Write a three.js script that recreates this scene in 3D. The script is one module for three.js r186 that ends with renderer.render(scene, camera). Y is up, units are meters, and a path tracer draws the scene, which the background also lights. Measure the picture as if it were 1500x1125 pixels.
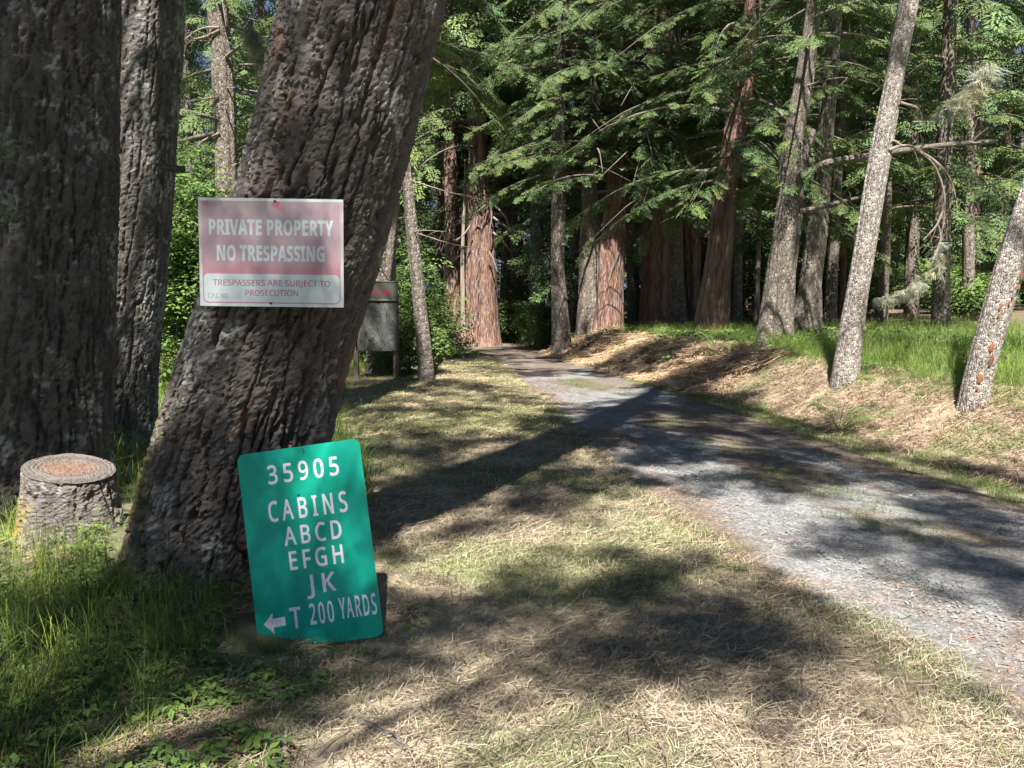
import * as THREE from 'three';
import { mergeGeometries } from 'three/addons/utils/BufferGeometryUtils.js';

// ---------------------------------------------------------------- camera, sky, sun, exposure
const scene = new THREE.Scene();
const FOC = 1128, PITCH = Math.atan(112.5 / FOC);
const camera = new THREE.PerspectiveCamera(2 * Math.atan(562.5 / FOC) * 180 / Math.PI, 4 / 3, 0.1, 600);
camera.position.set(0, 1.5, 0); camera.rotation.x = -PITCH;
const renderer = new THREE.WebGLRenderer({ antialias: true });
renderer.toneMapping = THREE.LinearToneMapping; renderer.toneMappingExposure = 3.2;
renderer.shadowMap.enabled = true;
const SUN = new THREE.Vector3(-0.06, 1.12, 0.67).normalize();
{ // clear pale blue summer sky, brighter round the sun and towards the horizon
  const W = 256, Hh = 128, a = new Float32Array(W * Hh * 4);
  for (let j = 0; j < Hh; j++) for (let i = 0; i < W; i++) {
    const el = (j + 0.5) / Hh * Math.PI - Math.PI / 2, az = (i + 0.5) / W * 2 * Math.PI - Math.PI, y = Math.sin(el), c = Math.cos(el), dx = c * Math.cos(az), dz = c * Math.sin(az);
    const t = Math.pow(1 - Math.max(0, y), 3), g = Math.pow(Math.max(0, dx * SUN.x + y * SUN.y + dz * SUN.z), 12) * 0.06, k = (j * W + i) * 4;
    a[k] = 0.04 + 0.06 * t + g; a[k + 1] = 0.069 + 0.06 * t + g; a[k + 2] = 0.125 + 0.055 * t + g; a[k + 3] = 1;
  }
  const t = new THREE.DataTexture(a, W, Hh, THREE.RGBAFormat, THREE.FloatType); t.mapping = THREE.EquirectangularReflectionMapping; t.magFilter = THREE.LinearFilter; t.needsUpdate = true;
  scene.background = t; scene.environment = t;
}
const sun = new THREE.DirectionalLight(new THREE.Color(1, 0.955, 0.87), 5);
sun.name = 'sun'; sun.position.copy(SUN).multiplyScalar(60); sun.castShadow = true;
Object.assign(sun.shadow.camera, { left: -40, right: 40, top: 40, bottom: -40, near: 1, far: 150 });
sun.shadow.mapSize.set(4096, 4096); scene.add(sun); scene.add(sun.target);

// ---------------------------------------------------------------- helpers
const V = (x, y, z) => new THREE.Vector3(x, y, z);
const col = (r, g, b) => new THREE.Color().setRGB(r, g, b);
let seedN = 12345;
const R = () => { seedN = (seedN + 0x6d2b79f5) | 0; let t = Math.imul(seedN ^ (seedN >>> 15), 1 | seedN); t = (t + Math.imul(t ^ (t >>> 7), 61 | t)) ^ t; return ((t ^ (t >>> 14)) >>> 0) / 4294967296; };
const rr = (a, b) => a + (b - a) * R();
const lerp = (a, b, t) => a + (b - a) * t;
const clamp = (x, a = 0, b = 1) => Math.min(b, Math.max(a, x));
const sst = (a, b, x) => { const t = clamp((x - a) / (b - a)); return t * t * (3 - 2 * t); };
const hash = (x, y, s = 0) => { let h = Math.imul(x | 0, 374761393) ^ Math.imul(y | 0, 668265263) ^ Math.imul(s | 0, 1274126177); h = Math.imul(h ^ (h >>> 13), 1274126177); h ^= h >>> 16; return (h >>> 0) / 4294967296; };
function noise(x, y, s = 0, wx = 0, wy = 0) {
  const x0 = Math.floor(x), y0 = Math.floor(y), fx = x - x0, fy = y - y0, u = fx * fx * (3 - 2 * fx), v = fy * fy * (3 - 2 * fy);
  const m = (a, w) => (w ? ((a % w) + w) % w : a);
  const a = m(x0, wx), b = m(x0 + 1, wx), c = m(y0, wy), d = m(y0 + 1, wy);
  return lerp(lerp(hash(a, c, s), hash(b, c, s), u), lerp(hash(a, d, s), hash(b, d, s), u), v);
}
const fbm = (x, y, s = 0, o = 4) => { let a = 0, k = 0.5, n = 0; for (let i = 0; i < o; i++) { a += k * noise(x, y, s + i); n += k; x *= 2.03; y *= 2.03; k *= 0.5; } return a / n; };
const fbmT = (x, y, w, h, s = 0, o = 4) => { let a = 0, k = 0.5, n = 0, f = 1; for (let i = 0; i < o; i++) { a += k * noise(x * f, y * f, s + i, w * f, h * f); n += k; f *= 2; k *= 0.5; } return a / n; };
const WO = [0, 0, 0];
function worley(x, y, s, wx) {                       // F1, F2, id of the nearest cell
  const x0 = Math.floor(x), y0 = Math.floor(y); let f1 = 9, f2 = 9, id = 0;
  for (let j = -1; j < 2; j++) for (let i = -1; i < 2; i++) {
    const cx = x0 + i, cy = y0 + j, hx = wx ? ((cx % wx) + wx) % wx : cx;
    const dx = cx + 0.1 + 0.8 * hash(hx, cy, s) - x, dy = cy + 0.1 + 0.8 * hash(hx, cy, s + 7) - y, d = Math.sqrt(dx * dx + dy * dy);
    if (d < f1) { f2 = f1; f1 = d; id = hash(hx, cy, s + 13); } else if (d < f2) f2 = d;
  }
  WO[0] = f1; WO[1] = f2; WO[2] = id; return WO;
}
const tab = (t) => (d) => { if (d <= t[0][0]) return t[0][1]; for (let i = 1; i < t.length; i++) if (d <= t[i][0]) return lerp(t[i - 1][1], t[i][1], sst(0, 1, (d - t[i - 1][0]) / (t[i][0] - t[i - 1][0])) * 0.35 + 0.65 * (d - t[i - 1][0]) / (t[i][0] - t[i - 1][0])); return t[t.length - 1][1]; };

// ---------------------------------------------------------------- the lie of the land (d = metres ahead of the camera)
const roadL = tab([[-8, 3.9], [2, 2.1], [3.3, 1.62], [4, 1.36], [5.5, 1.02], [7.4, 0.83], [11.3, 0.45], [18.8, -0.25], [28, -1.5], [40, -5], [60, -14]]);
const roadR = tab([[-8, 6.6], [2, 5.0], [4, 4.35], [5.8, 3.95], [7.4, 3.7], [10, 3.45], [13.5, 2.95], [17, 2.3], [21, 1.6], [28, 0.6], [40, -2.4], [60, -11]]);
const mowL = tab([[-8, -1.6], [2.2, -0.95], [3.5, -0.6], [4.8, -0.85], [6.8, -1.3], [11, -2.55], [16, -3.4], [25, -3.3], [40, -5]]);
const bankH = tab([[0, 0.5], [8, 0.55], [10, 0.62], [14, 0.68], [20, 0.72], [40, 0.8]]);
function roadIn(x, d) { return Math.min(x - roadL(d), roadR(d) - x); }
function H0(x, z) {
  const d = -z; let h = 0;
  const t = x - roadR(d) - 0.22;
  if (t > 0) h += bankH(d) * sst(0, 1.5, t) + 0.022 * Math.max(0, t - 1.2) + 0.2 * (fbm(x * 1.3, z * 1.3, 55, 4) - 0.5) * sst(0, 0.6, t) * sst(3.5, 1.6, t);
  const m = mowL(d) - x;
  if (m > 0) h += 0.02 * sst(0.6, 1.8, m) + 0.004 * m;
  const e = (cx, cz, r, a) => { const q = ((x - cx) ** 2 + (z - cz) ** 2) / (r * r); if (q < 6) h += a * Math.exp(-q); };
  e(-1.65, -4.3, 0.75, 0.2); e(-2.7, -4.7, 0.6, 0.12); e(-3.6, -6.3, 0.9, 0.05);
  e(-0.85, -3.25, 0.45, -0.12);
  if (d > 24) h += 0.012 * (d - 24) * sst(24, 40, d);
  return h;
}
function H(x, z) {
  const d = -z, off = sst(0.35, -0.1, roadIn(x, d));
  return H0(x, z) + off * (0.04 * (fbm(x * 1.1, z * 1.1, 5, 3) - 0.5) + 0.018 * (noise(x * 5, z * 5, 9) - 0.5));
}
// a pixel of the photograph gives a direction; the land or a stated distance gives the place along it
function ray(px, py) { return V((px - 750) / FOC, -(py - 562.5) / FOC, -1).applyAxisAngle(V(1, 0, 0), -PITCH); }
function at(px, py, d) { const r = ray(px, py); return r.multiplyScalar(d / -r.z).add(V(0, 1.5, 0)); }
function onGround(px, py) {
  const r = ray(px, py); let a = 0.5, b = 0.5;
  while (b < 120) { b += Math.max(0.03, b * 0.01); if (1.5 + r.y * b < H(r.x * b, r.z * b)) break; a = b; }
  for (let i = 0; i < 20; i++) { const m = (a + b) / 2; if (1.5 + r.y * m < H(r.x * m, r.z * m)) b = m; else a = m; }
  return V(r.x * b, 1.5 + r.y * b, r.z * b);
}

// places where the photograph shows the sun coming through: the crowns have gaps towards the sun there
const sunlit = [];
for (const [px, py, r, d] of [[705, 480, 0.7, 29.4], [705, 420, 0.7, 29.4], [705, 360, 0.7, 29.4], [702, 310, 0.6, 29.4], [663, 470, 0.5, 30.5], [663, 400, 0.4, 30.5], [893, 455, 0.5, 23.6], [895, 415, 0.5, 23.6], [898, 375, 0.4, 23.6], [866, 420, 0.35, 24.1], [866, 360, 0.3, 24.1], [1140, 440, 0.4, 16.6], [1148, 370, 0.3, 16.6],
  [1246, 490, 0.2, 10.2], [1256, 430, 0.3, 10.2], [1266, 380, 0.35, 10.2], [1275, 320, 0.35, 10.2], [1285, 250, 0.3, 10.2], [1305, 150, 0.3, 10.2], [1320, 70, 0.3, 10.2], [1430, 570, 0.35, 7.5], [1450, 500, 0.35, 7.5], [1475, 420, 0.35, 7.5], [268, 250, 1, 12.4], [268, 350, 1, 12.4], [275, 430, 1, 12.4], [310, 330, 0.9, 13.4], [300, 150, 0.8, 13], [330, 40, 0.4, 14.6], [330, 220, 0.3, 14.6], [556, 390, 0.4, 17.1], [575, 535, 0.2, 15],
  [178, 30, 0.3, 7.4], [177, 90, 0.3, 7.4], [176, 150, 0.3, 7.4], [175, 220, 0.3, 7.4], [172, 300, 0.28, 7.4], [170, 370, 0.22, 7.4], [85, 720, 0.25, 4.7], [110, 680, 0.22, 4.7], [405, 545, 0.2, 3.8], [300, 500, 0.14, 3.9], [460, 630, 0.16, 3.9], [520, 50, 0.22, 3.8], [425, 60, 0.16, 3.9], [250, 690, 0.14, 3.9], [590, 90, 0.2, 4], [400, 190, 0.16, 3.9], [500, 240, 0.12, 3.8], [140, 300, 0.16, 5.5], [130, 150, 0.14, 5.5], [120, 480, 0.13, 5.5], [425, 310, 0.05, 3.8], [480, 395, 0.04, 3.8], [500, 725, 0.12, 3.6], [372, 700, 0.1, 3.6], [372, 775, 0.1, 3.6], [525, 785, 0.1, 3.6], [425, 850, 0.1, 3.5], [450, 690, 0.08, 3.6], [1330, 300, 1, 17]]) sunlit.push([at(px, py, d), r]);
for (const [px, py, r] of [[620, 835, 0.25], [690, 825, 0.25], [780, 790, 0.3], [860, 790, 0.35], [940, 750, 0.3], [980, 790, 0.3], [1070, 790, 0.4], [1150, 800, 0.3], [1230, 870, 0.35], [1330, 900, 0.3], [1420, 930, 0.35], [1480, 1000, 0.3], [690, 1040, 0.2], [780, 1020, 0.2], [880, 990, 0.16], [500, 1030, 0.15], [620, 1100, 0.2], [980, 1090, 0.25], [1150, 1080, 0.3], [1300, 1090, 0.3], [700, 955, 0.1], [560, 690, 0.18], [600, 615, 0.3], [560, 640, 0.2], [850, 578, 0.4], [870, 612, 0.2], [1050, 650, 0.3], [980, 720, 0.35], [1180, 740, 0.35], [1320, 760, 0.25], [60, 1080, 0.3], [170, 1080, 0.3], [250, 1000, 0.16], [100, 900, 0.16], [320, 1070, 0.2], [20, 960, 0.2], [30, 830, 0.2], [1300, 620, 0.5], [1370, 610, 0.6], [1460, 640, 0.5], [1180, 590, 0.5], [1080, 560, 0.4], [1300, 540, 0.9], [1380, 560, 0.9], [1460, 540, 0.9], [1180, 510, 0.8], [255, 510, 1.2], [260, 545, 0.8], [650, 540, 0.5], [1400, 470, 1]]) sunlit.push([onGround(px, py), r]);
const inGap = (p) => { for (const [q, r] of sunlit) { const x = p.x - q.x, y = p.y - q.y, z = p.z - q.z, t = x * SUN.x + y * SUN.y + z * SUN.z; if (t > 0.4) { const e = x * x + y * y + z * z - t * t, R1 = r + (r < 0.15 ? 0.04 : r < 0.36 ? 0.06 : 0.16); if (e < R1 * R1) return true; } } return false; };

// ---------------------------------------------------------------- object helpers
const taken = {};
const numbered = (n) => { const k = (taken[n] = (taken[n] ?? -1) + 1); return k ? n + '_' + String(k).padStart(3, '0') : n; };
function shadowed(o) { o.castShadow = true; o.receiveShadow = true; return o; }
function thing(name, label, category, pos, group) {
  const o = new THREE.Group(); o.name = numbered(name); o.userData = { label, category }; if (group) o.userData.group = group;
  if (pos) o.position.copy(pos); scene.add(o); return o;
}
function part(name, geo, mat, parent) { const m = shadowed(new THREE.Mesh(geo, mat)); m.name = name; parent.add(m); return m; }
class Copies {                                        // many small alike pieces that nobody could count
  constructor() { this.m = []; this.c = []; }
  add(pos, fwd, up, s, c, sy = 1) {
    const x = fwd.clone().normalize(), z = x.clone().cross(up).normalize(), y = z.clone().cross(x);
    this.m.push(new THREE.Matrix4().makeBasis(x.multiplyScalar(s), y.multiplyScalar(s * sy), z.multiplyScalar(s)).setPosition(pos)); this.c.push(c);
  }
  build(name, geo, mat, parent, extra) {
    if (!this.m.length) return null;
    const o = shadowed(new THREE.InstancedMesh(geo, mat, this.m.length)); o.name = parent === scene ? numbered(name) : name;
    this.m.forEach((m, i) => { o.setMatrixAt(i, m); o.setColorAt(i, this.c[i]); });
    o.userData = { kind: 'stuff', ...(extra || {}) }; parent.add(o); return o;
  }
}
function geoFrom(pos, idx, uv, colr) {
  const g = new THREE.BufferGeometry(); g.setAttribute('position', new THREE.Float32BufferAttribute(pos, 3));
  if (uv) g.setAttribute('uv', new THREE.Float32BufferAttribute(uv, 2));
  if (colr) g.setAttribute('color', new THREE.Float32BufferAttribute(colr, 3));
  g.setIndex(idx); g.computeVertexNormals(); return g;
}
function tube(pts, r0, r1, seg = 10, rad = 6, wob = 0, tile = 0.5) {   // a tapering limb along points
  const c = new THREE.CatmullRomCurve3(pts), fr = c.computeFrenetFrames(seg), pos = [], idx = [], uv = [], len = c.getLength();
  for (let i = 0; i <= seg; i++) {
    const t = i / seg, p = c.getPoint(t), r = lerp(r0, r1, Math.pow(t, 0.8));
    for (let j = 0; j <= rad; j++) {
      const a = (j % rad) / rad * Math.PI * 2, q = r * (1 + wob * (hash(i, j % rad, 3) - 0.5));
      pos.push(p.x + q * (Math.cos(a) * fr.normals[i].x + Math.sin(a) * fr.binormals[i].x), p.y + q * (Math.cos(a) * fr.normals[i].y + Math.sin(a) * fr.binormals[i].y), p.z + q * (Math.cos(a) * fr.normals[i].z + Math.sin(a) * fr.binormals[i].z));
      uv.push(j / rad, t * len / tile);
      if (i < seg && j < rad) { const k = i * (rad + 1) + j; idx.push(k, k + rad + 1, k + 1, k + 1, k + rad + 1, k + rad + 2); }
    }
  }
  const n = pos.length / 3; pos.push(...c.getPoint(1).toArray()); uv.push(0, 0);
  for (let j = 0; j < rad; j++) idx.push(n, seg * (rad + 1) + j + 1, seg * (rad + 1) + j);
  return geoFrom(pos, idx, uv);
}

// ---------------------------------------------------------------- materials
function tex(w, h, f, srgb = true) {
  const a = new Uint8Array(w * h * 4);
  for (let y = 0; y < h; y++) for (let x = 0; x < w; x++) { const c = f(x / w, y / h), k = (y * w + x) * 4; a[k] = clamp(c[0]) * 255; a[k + 1] = clamp(c[1]) * 255; a[k + 2] = clamp(c[2]) * 255; a[k + 3] = 255; }
  const t = new THREE.DataTexture(a, w, h); t.wrapS = t.wrapT = THREE.RepeatWrapping; t.magFilter = THREE.LinearFilter; t.minFilter = THREE.LinearMipmapLinearFilter; t.generateMipmaps = true;
  if (srgb) t.colorSpace = THREE.SRGBColorSpace; t.needsUpdate = true; return t;
}
const std = (o) => new THREE.MeshStandardMaterial({ roughness: 0.95, ...o });
const leafMat = (c, t = 0.35) => new THREE.MeshPhysicalMaterial({ color: c, roughness: 1, transmission: t, thickness: 0, specularIntensity: 0.35, side: THREE.DoubleSide });
// redwood bark: long soft fibres
const redH = (u, v) => { const w = 0.12 * (fbmT(u * 4, v * 3, 4, 3, 21, 3) - 0.5); const a = fbmT((u + w) * 14, v * 2, 14, 2, 31, 3), b = fbmT((u + w) * 48, v * 5, 48, 5, 41, 2); return clamp(0.65 * (1 - Math.abs(2 * a - 1)) + 0.45 * b); };
const redTex = tex(512, 512, (u, v) => { const h = redH(u, v), k = fbmT(u * 5, v * 3, 5, 3, 77, 3); return [0.42 + 0.58 * h, 0.36 + 0.6 * h + 0.14 * (k - 0.5), 0.32 + 0.62 * h + 0.3 * (k - 0.5)]; });
const redBump = tex(512, 512, (u, v) => { const h = redH(u, v); return [h, h, h]; }, false);
// scaly fir bark with pale lichen flecks
const firH = (u, v) => { const w = 0.11 * (fbmT(u * 6, v * 5, 6, 5, 11, 4) - 0.5), w2 = 0.16 * (fbmT(u * 8, v * 8, 8, 8, 13, 4) - 0.5); worley((u + w) * 18, (v + w2) * 6, 51, 18); const id = WO[2], e = sst(0, 0.4, WO[1] - WO[0]), cr = sst(0, 0.1, Math.abs(fbmT((u + w) * 12, v * 3, 12, 3, 15, 4) - 0.5)); return [clamp(0.35 * e + 0.4 * cr + 0.4 * fbmT(u * 40, v * 40, 40, 40, 61, 3) - 0.05), id]; };
const firTex = tex(512, 512, (u, v) => { const [h, id] = firH(u, v), l = fbmT(u * 14, v * 14, 14, 14, 71, 4); const k = 0.6 + 0.14 * id + 0.25 * fbmT(u * 30, v * 30, 30, 30, 81, 2); const li = sst(0.56, 0.64, l) * 0.25; return [k + li, k * 0.96 + li, k * 0.92 + li]; });
const firBump = tex(512, 512, (u, v) => { const h = firH(u, v)[0]; return [h, h, h]; }, false);
const grainBump = tex(256, 256, (u, v) => { const h = fbmT(u * 24, v * 24, 24, 24, 5, 4); return [h, h, h]; }, false);
const withTex = (m, t, b, ru, rv, bs) => { m.map = t.clone(); m.map.repeat.set(ru, rv); m.bumpMap = b.clone(); m.bumpMap.repeat.set(ru, rv); m.bumpScale = bs; return m; };
const M = {
  redwood: withTex(std({ color: col(0.36, 0.25, 0.21) }), redTex, redBump, 1, 1, 0.13),
  fir: withTex(std({ color: col(0.26, 0.235, 0.21) }), firTex, firBump, 1, 1, 0.03),
  firPale: withTex(std({ color: col(0.46, 0.435, 0.42) }), firTex, firBump, 1, 1, 0.025),
  deadWood: withTex(std({ color: col(0.42, 0.39, 0.36) }), redTex, redBump, 1, 1, 0.01),
  branch: std({ color: col(0.14, 0.115, 0.095) }),
  bark: new THREE.MeshStandardMaterial({ vertexColors: true, roughness: 0.92, bumpMap: grainBump, bumpScale: 0.012 }),
  needle: new THREE.MeshStandardMaterial({ color: col(0.084, 0.13, 0.04), roughness: 0.85, side: THREE.DoubleSide }),
  leaf: leafMat(col(0.12, 0.2, 0.045), 0.42),
  grass: leafMat(col(0.15, 0.23, 0.055), 0.4),
  straw: new THREE.MeshStandardMaterial({ color: col(0.44, 0.365, 0.26), roughness: 0.8, side: THREE.DoubleSide }),
  lichen: leafMat(col(0.36, 0.37, 0.27), 0.2),
};

// ---------------------------------------------------------------- ground
{
  const xs = [], zs = [];
  for (let x = -90; x < 90;) { xs.push(x); const q = Math.max(0, Math.abs(x - 1) - 6); x += 0.07 + q * 0.06; }
  for (let z = 14; z > -120;) { zs.push(z); const q = Math.max(0, -z - 7, z + 1); z -= 0.07 + q * 0.028; }
  const pos = [], uv = [], c = [], idx = [], nx = xs.length, nz = zs.length;
  const mixc = (a, b, t) => [lerp(a[0], b[0], t), lerp(a[1], b[1], t), lerp(a[2], b[2], t)];
  const straw = [0.33, 0.27, 0.185], soil = [0.14, 0.11, 0.08], green = [0.13, 0.17, 0.05], duff = [0.12, 0.08, 0.055], bankC = [0.26, 0.195, 0.13], weed = [0.09, 0.09, 0.045];
  for (let j = 0; j < nz; j++) for (let i = 0; i < nx; i++) {
    const x = xs[i] + (i && i < nx - 1 ? (hash(i, j, 2) - 0.5) * 0.02 : 0), z = zs[j], d = -z;
    const ri = roadIn(x, d);
    pos.push(x, H(x, z) - 0.05 * sst(-0.05, 0.3, ri), z); uv.push(x / 1.5, z / 1.5);
    const n1 = fbm(x * 0.9, z * 0.9, 100), n2 = fbm(x * 4, z * 4, 110), n3 = hash(i, j, 8);
    let k = mixc(straw, soil, sst(0.35, 0.7, n2) * 0.85); k = mixc(k, green, sst(0.52, 0.68, n1) * 0.6);
    const left = sst(0, 0.35, mowL(d) - x + 0.3 * (n2 - 0.5)); k = mixc(k, d > 9 ? green : weed, left);
    const t = x - roadR(d); k = mixc(k, bankC, sst(0.2, 0.5, t)); k = mixc(k, green, sst(1.5, 2.1, t + 0.8 * (n1 - 0.5)));
    const wood = Math.max(sst(17, 22, d + 5 * (n1 - 0.5)) * sst(-0.6, 0.4, Math.max(t, mowL(d) - x - 3)), sst(27, 31, d)); k = mixc(k, mixc(duff, green, sst(0.5, 0.65, n2) * 0.5), wood);
    const v = 0.75 + 0.5 * n3; c.push(k[0] * v, k[1] * v, k[2] * v);
    if (i < nx - 1 && j < nz - 1) { const a = j * nx + i; idx.push(a, a + 1, a + nx, a + 1, a + nx + 1, a + nx); }
  }
  const g = geoFrom(pos, idx, uv, c);
  const m = shadowed(new THREE.Mesh(g, new THREE.MeshStandardMaterial({ vertexColors: true, roughness: 1, bumpMap: grainBump, bumpScale: 0.03 })));
  m.name = 'ground'; m.userData = { kind: 'structure', label: 'verge of mown dry grass and leaf litter with a low bank', category: 'ground' }; scene.add(m);
}
{ // gravel road
  const NA = 60, rows = []; for (let d = -7; d < 58; d += 0.06 + Math.max(0, d - 6) * 0.02) rows.push(d);
  const pos = [], uv = [], c = [], idx = [];
  rows.forEach((d, j) => {
    for (let i = 0; i <= NA; i++) {
      const s = i / NA, w = 0.22 * (fbm(d * 0.9, 3, 15, 4) - 0.5), w2 = 0.25 * (fbm(d * 0.9, 9, 16, 4) - 0.5), x = lerp(roadL(d) - 0.1 + w, roadR(d) + 0.12 + w2, s), z = -d;
      const edge = Math.min(s, 1 - s) * (roadR(d) - roadL(d));
      const rut = 0.02 * (Math.exp(-(((s - 0.27) / 0.12) ** 2)) + Math.exp(-(((s - 0.76) / 0.12) ** 2)));
      pos.push(x, H0(x, z) - 0.035 + 0.05 * sst(0, 0.3, edge) - rut + 0.008 * (noise(x * 9, z * 9, 4) - 0.5), z); uv.push(x / 0.62, z / 0.62);
      const litter = sst(0.5, 0.72, fbm(x * 1.6, z * 0.9, 210) + 0.28 * sst(0.75, 0, edge) + 0.15 * Math.exp(-(((s - 0.5) / 0.14) ** 2)) + 0.3 * sst(14, 24, d) - 0.01);
      const v = 0.8 + 0.4 * hash(i, j, 6), gr = fbm(x * 7, z * 7, 220) * 0.12;
      const gc = [0.166 + gr, 0.164 + gr, 0.162 + gr], lc = [0.17, 0.12, 0.085];
      for (let q = 0; q < 3; q++) c.push(lerp(gc[q], lc[q], litter * 0.85) * v);
      if (i < NA && j < rows.length - 1) { const a = j * (NA + 1) + i; idx.push(a, a + 1, a + NA + 1, a + 1, a + NA + 2, a + NA + 1); }
    }
  });
  const gravH = (u, v) => { worley(u * 44, v * 44, 91, 44); const a = 1 - WO[0]; return clamp(a * 0.9 + 0.3 * (WO[2] - 0.5)); };
  const bump = tex(512, 512, (u, v) => { const h = gravH(u, v); return [h, h, h]; }, false);
  const map = tex(512, 512, (u, v) => { worley(u * 44, v * 44, 91, 44); const k = 0.68 + 0.32 * WO[2]; return [k, k, k * 1.01]; });
  const m = shadowed(new THREE.Mesh(geoFrom(pos, idx, uv, c), new THREE.MeshStandardMaterial({ vertexColors: true, roughness: 0.95, map, bumpMap: bump, bumpScale: 0.0035 })));
  m.name = 'gravel_road'; m.userData = { kind: 'structure', label: 'grey gravel drive curving into the redwoods', category: 'road' }; scene.add(m);
  const sg = new THREE.IcosahedronGeometry(1, 0), sp = sg.attributes.position; for (let i = 0; i < sp.count; i++) { const k = 0.75 + 0.4 * hash(Math.round(sp.getX(i) * 9), Math.round(sp.getY(i) * 9) + 31 * Math.round(sp.getZ(i) * 9), 5); sp.setXYZ(i, sp.getX(i) * k, sp.getY(i) * k * 0.7, sp.getZ(i) * k); } sg.computeVertexNormals();
  const st = new Copies();
  for (let i = 0; i < 26000; i++) {
    const d = 1.6 + 15 * Math.pow(R(), 1.6), x = lerp(roadL(d) - 0.15, roadR(d) + 0.1, R()), z = -d; if (fbm(x * 1.6, z * 0.9, 210) > 0.6 && R() < 0.6) continue;
    const s = rr(0.003, 0.008) * (R() < 0.06 ? 1.8 : 1), k = rr(0.7, 1.35);
    st.add(V(x, H0(x, z) + 0.012 - 0.02 * (Math.abs((x - roadL(d)) / (roadR(d) - roadL(d)) - 0.5) < 0.4 ? 0.3 : 1), z), V(rr(-1, 1), rr(-0.3, 0.3), rr(-1, 1)), V(0, 1, 0), s, col(0.215 * k, 0.213 * k, 0.21 * k));
  }
  st.build('loose_gravel', sg, std({ color: 0xffffff }), scene, { label: 'loose grey stones scattered over the gravel drive', category: 'gravel' });
}

// ---------------------------------------------------------------- trunks
// path: points from foot to top, each {p, r}; skin gives depth of bark and colour at (u metres round, v metres up)
function trunkGeo(path, nu, rowsAt, skin, flare, front) {
  const ys = path.map((q) => q.p.y), y0 = ys[0], y1 = ys[ys.length - 1];
  const P = (y) => { let i = 1; while (i < path.length - 1 && ys[i] < y) i++; const a = path[i - 1], b = path[i], t = clamp((y - ys[i - 1]) / (ys[i] - ys[i - 1])); return [lerp(a.p.x, b.p.x, t), lerp(a.p.z, b.p.z, t), lerp(a.r, b.r, t)]; };
  const S = (y) => { const o = [0, 0, 0], w = 0.35; for (const k of [-1, 0, 1]) { const q = P(clamp(y + k * w, y0, y1)); for (let i = 0; i < 3; i++) o[i] += q[i] / 3; } return o; };
  const pos = [], uv = [], cc = [], idx = [], circ = 2 * Math.PI * path[0].r, ct = [0, 0, 0], n = rowsAt.length;
  rowsAt.forEach((y, i) => {
    const [cx, cz, r] = S(y), v = y - y0;
    for (let j = 0; j <= nu; j++) {
      const s = (j % nu) / nu; let a = s * 2 * Math.PI; if (front) a = a - 0.55 * Math.sin(2 * a) * 0 - front * Math.sin(a);   // denser where it faces +z
      a = a - Math.PI / 2;                                                   // the seam is at the back
      const ca = Math.cos(a), sa = Math.sin(a), u = ((a + Math.PI / 2) / (2 * Math.PI)) * circ;
      const fl = flare ? flare(v, a) : 0, h = skin ? skin(u, v, circ, a, ct) : 0, q = r * (1 + fl) + h;
      pos.push(cx + q * ca, y, cz + q * sa); uv.push(s, v); if (skin && skin.colour) cc.push(ct[0], ct[1], ct[2]);
      if (i < n - 1 && j < nu) { const k = i * (nu + 1) + j; idx.push(k, k + nu + 1, k + 1, k + 1, k + nu + 1, k + nu + 2); }
    }
  });
  const k = pos.length / 3, top = S(y1); pos.push(top[0], y1, top[1]); uv.push(0, 0); if (cc.length) cc.push(0.2, 0.17, 0.15);
  for (let j = 0; j < nu; j++) idx.push(k, (n - 1) * (nu + 1) + j + 1, (n - 1) * (nu + 1) + j);
  const g = geoFrom(pos, idx, uv, cc.length ? cc : null); g.userData.at = S; g.userData.y0 = y0; g.userData.y1 = y1; return g;
}
function rows(y0, y1, dense, ymid, coarse) { const o = []; for (let y = y0; y < y1; y += y < ymid ? dense : coarse) o.push(y); o.push(y1); return o; }
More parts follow.
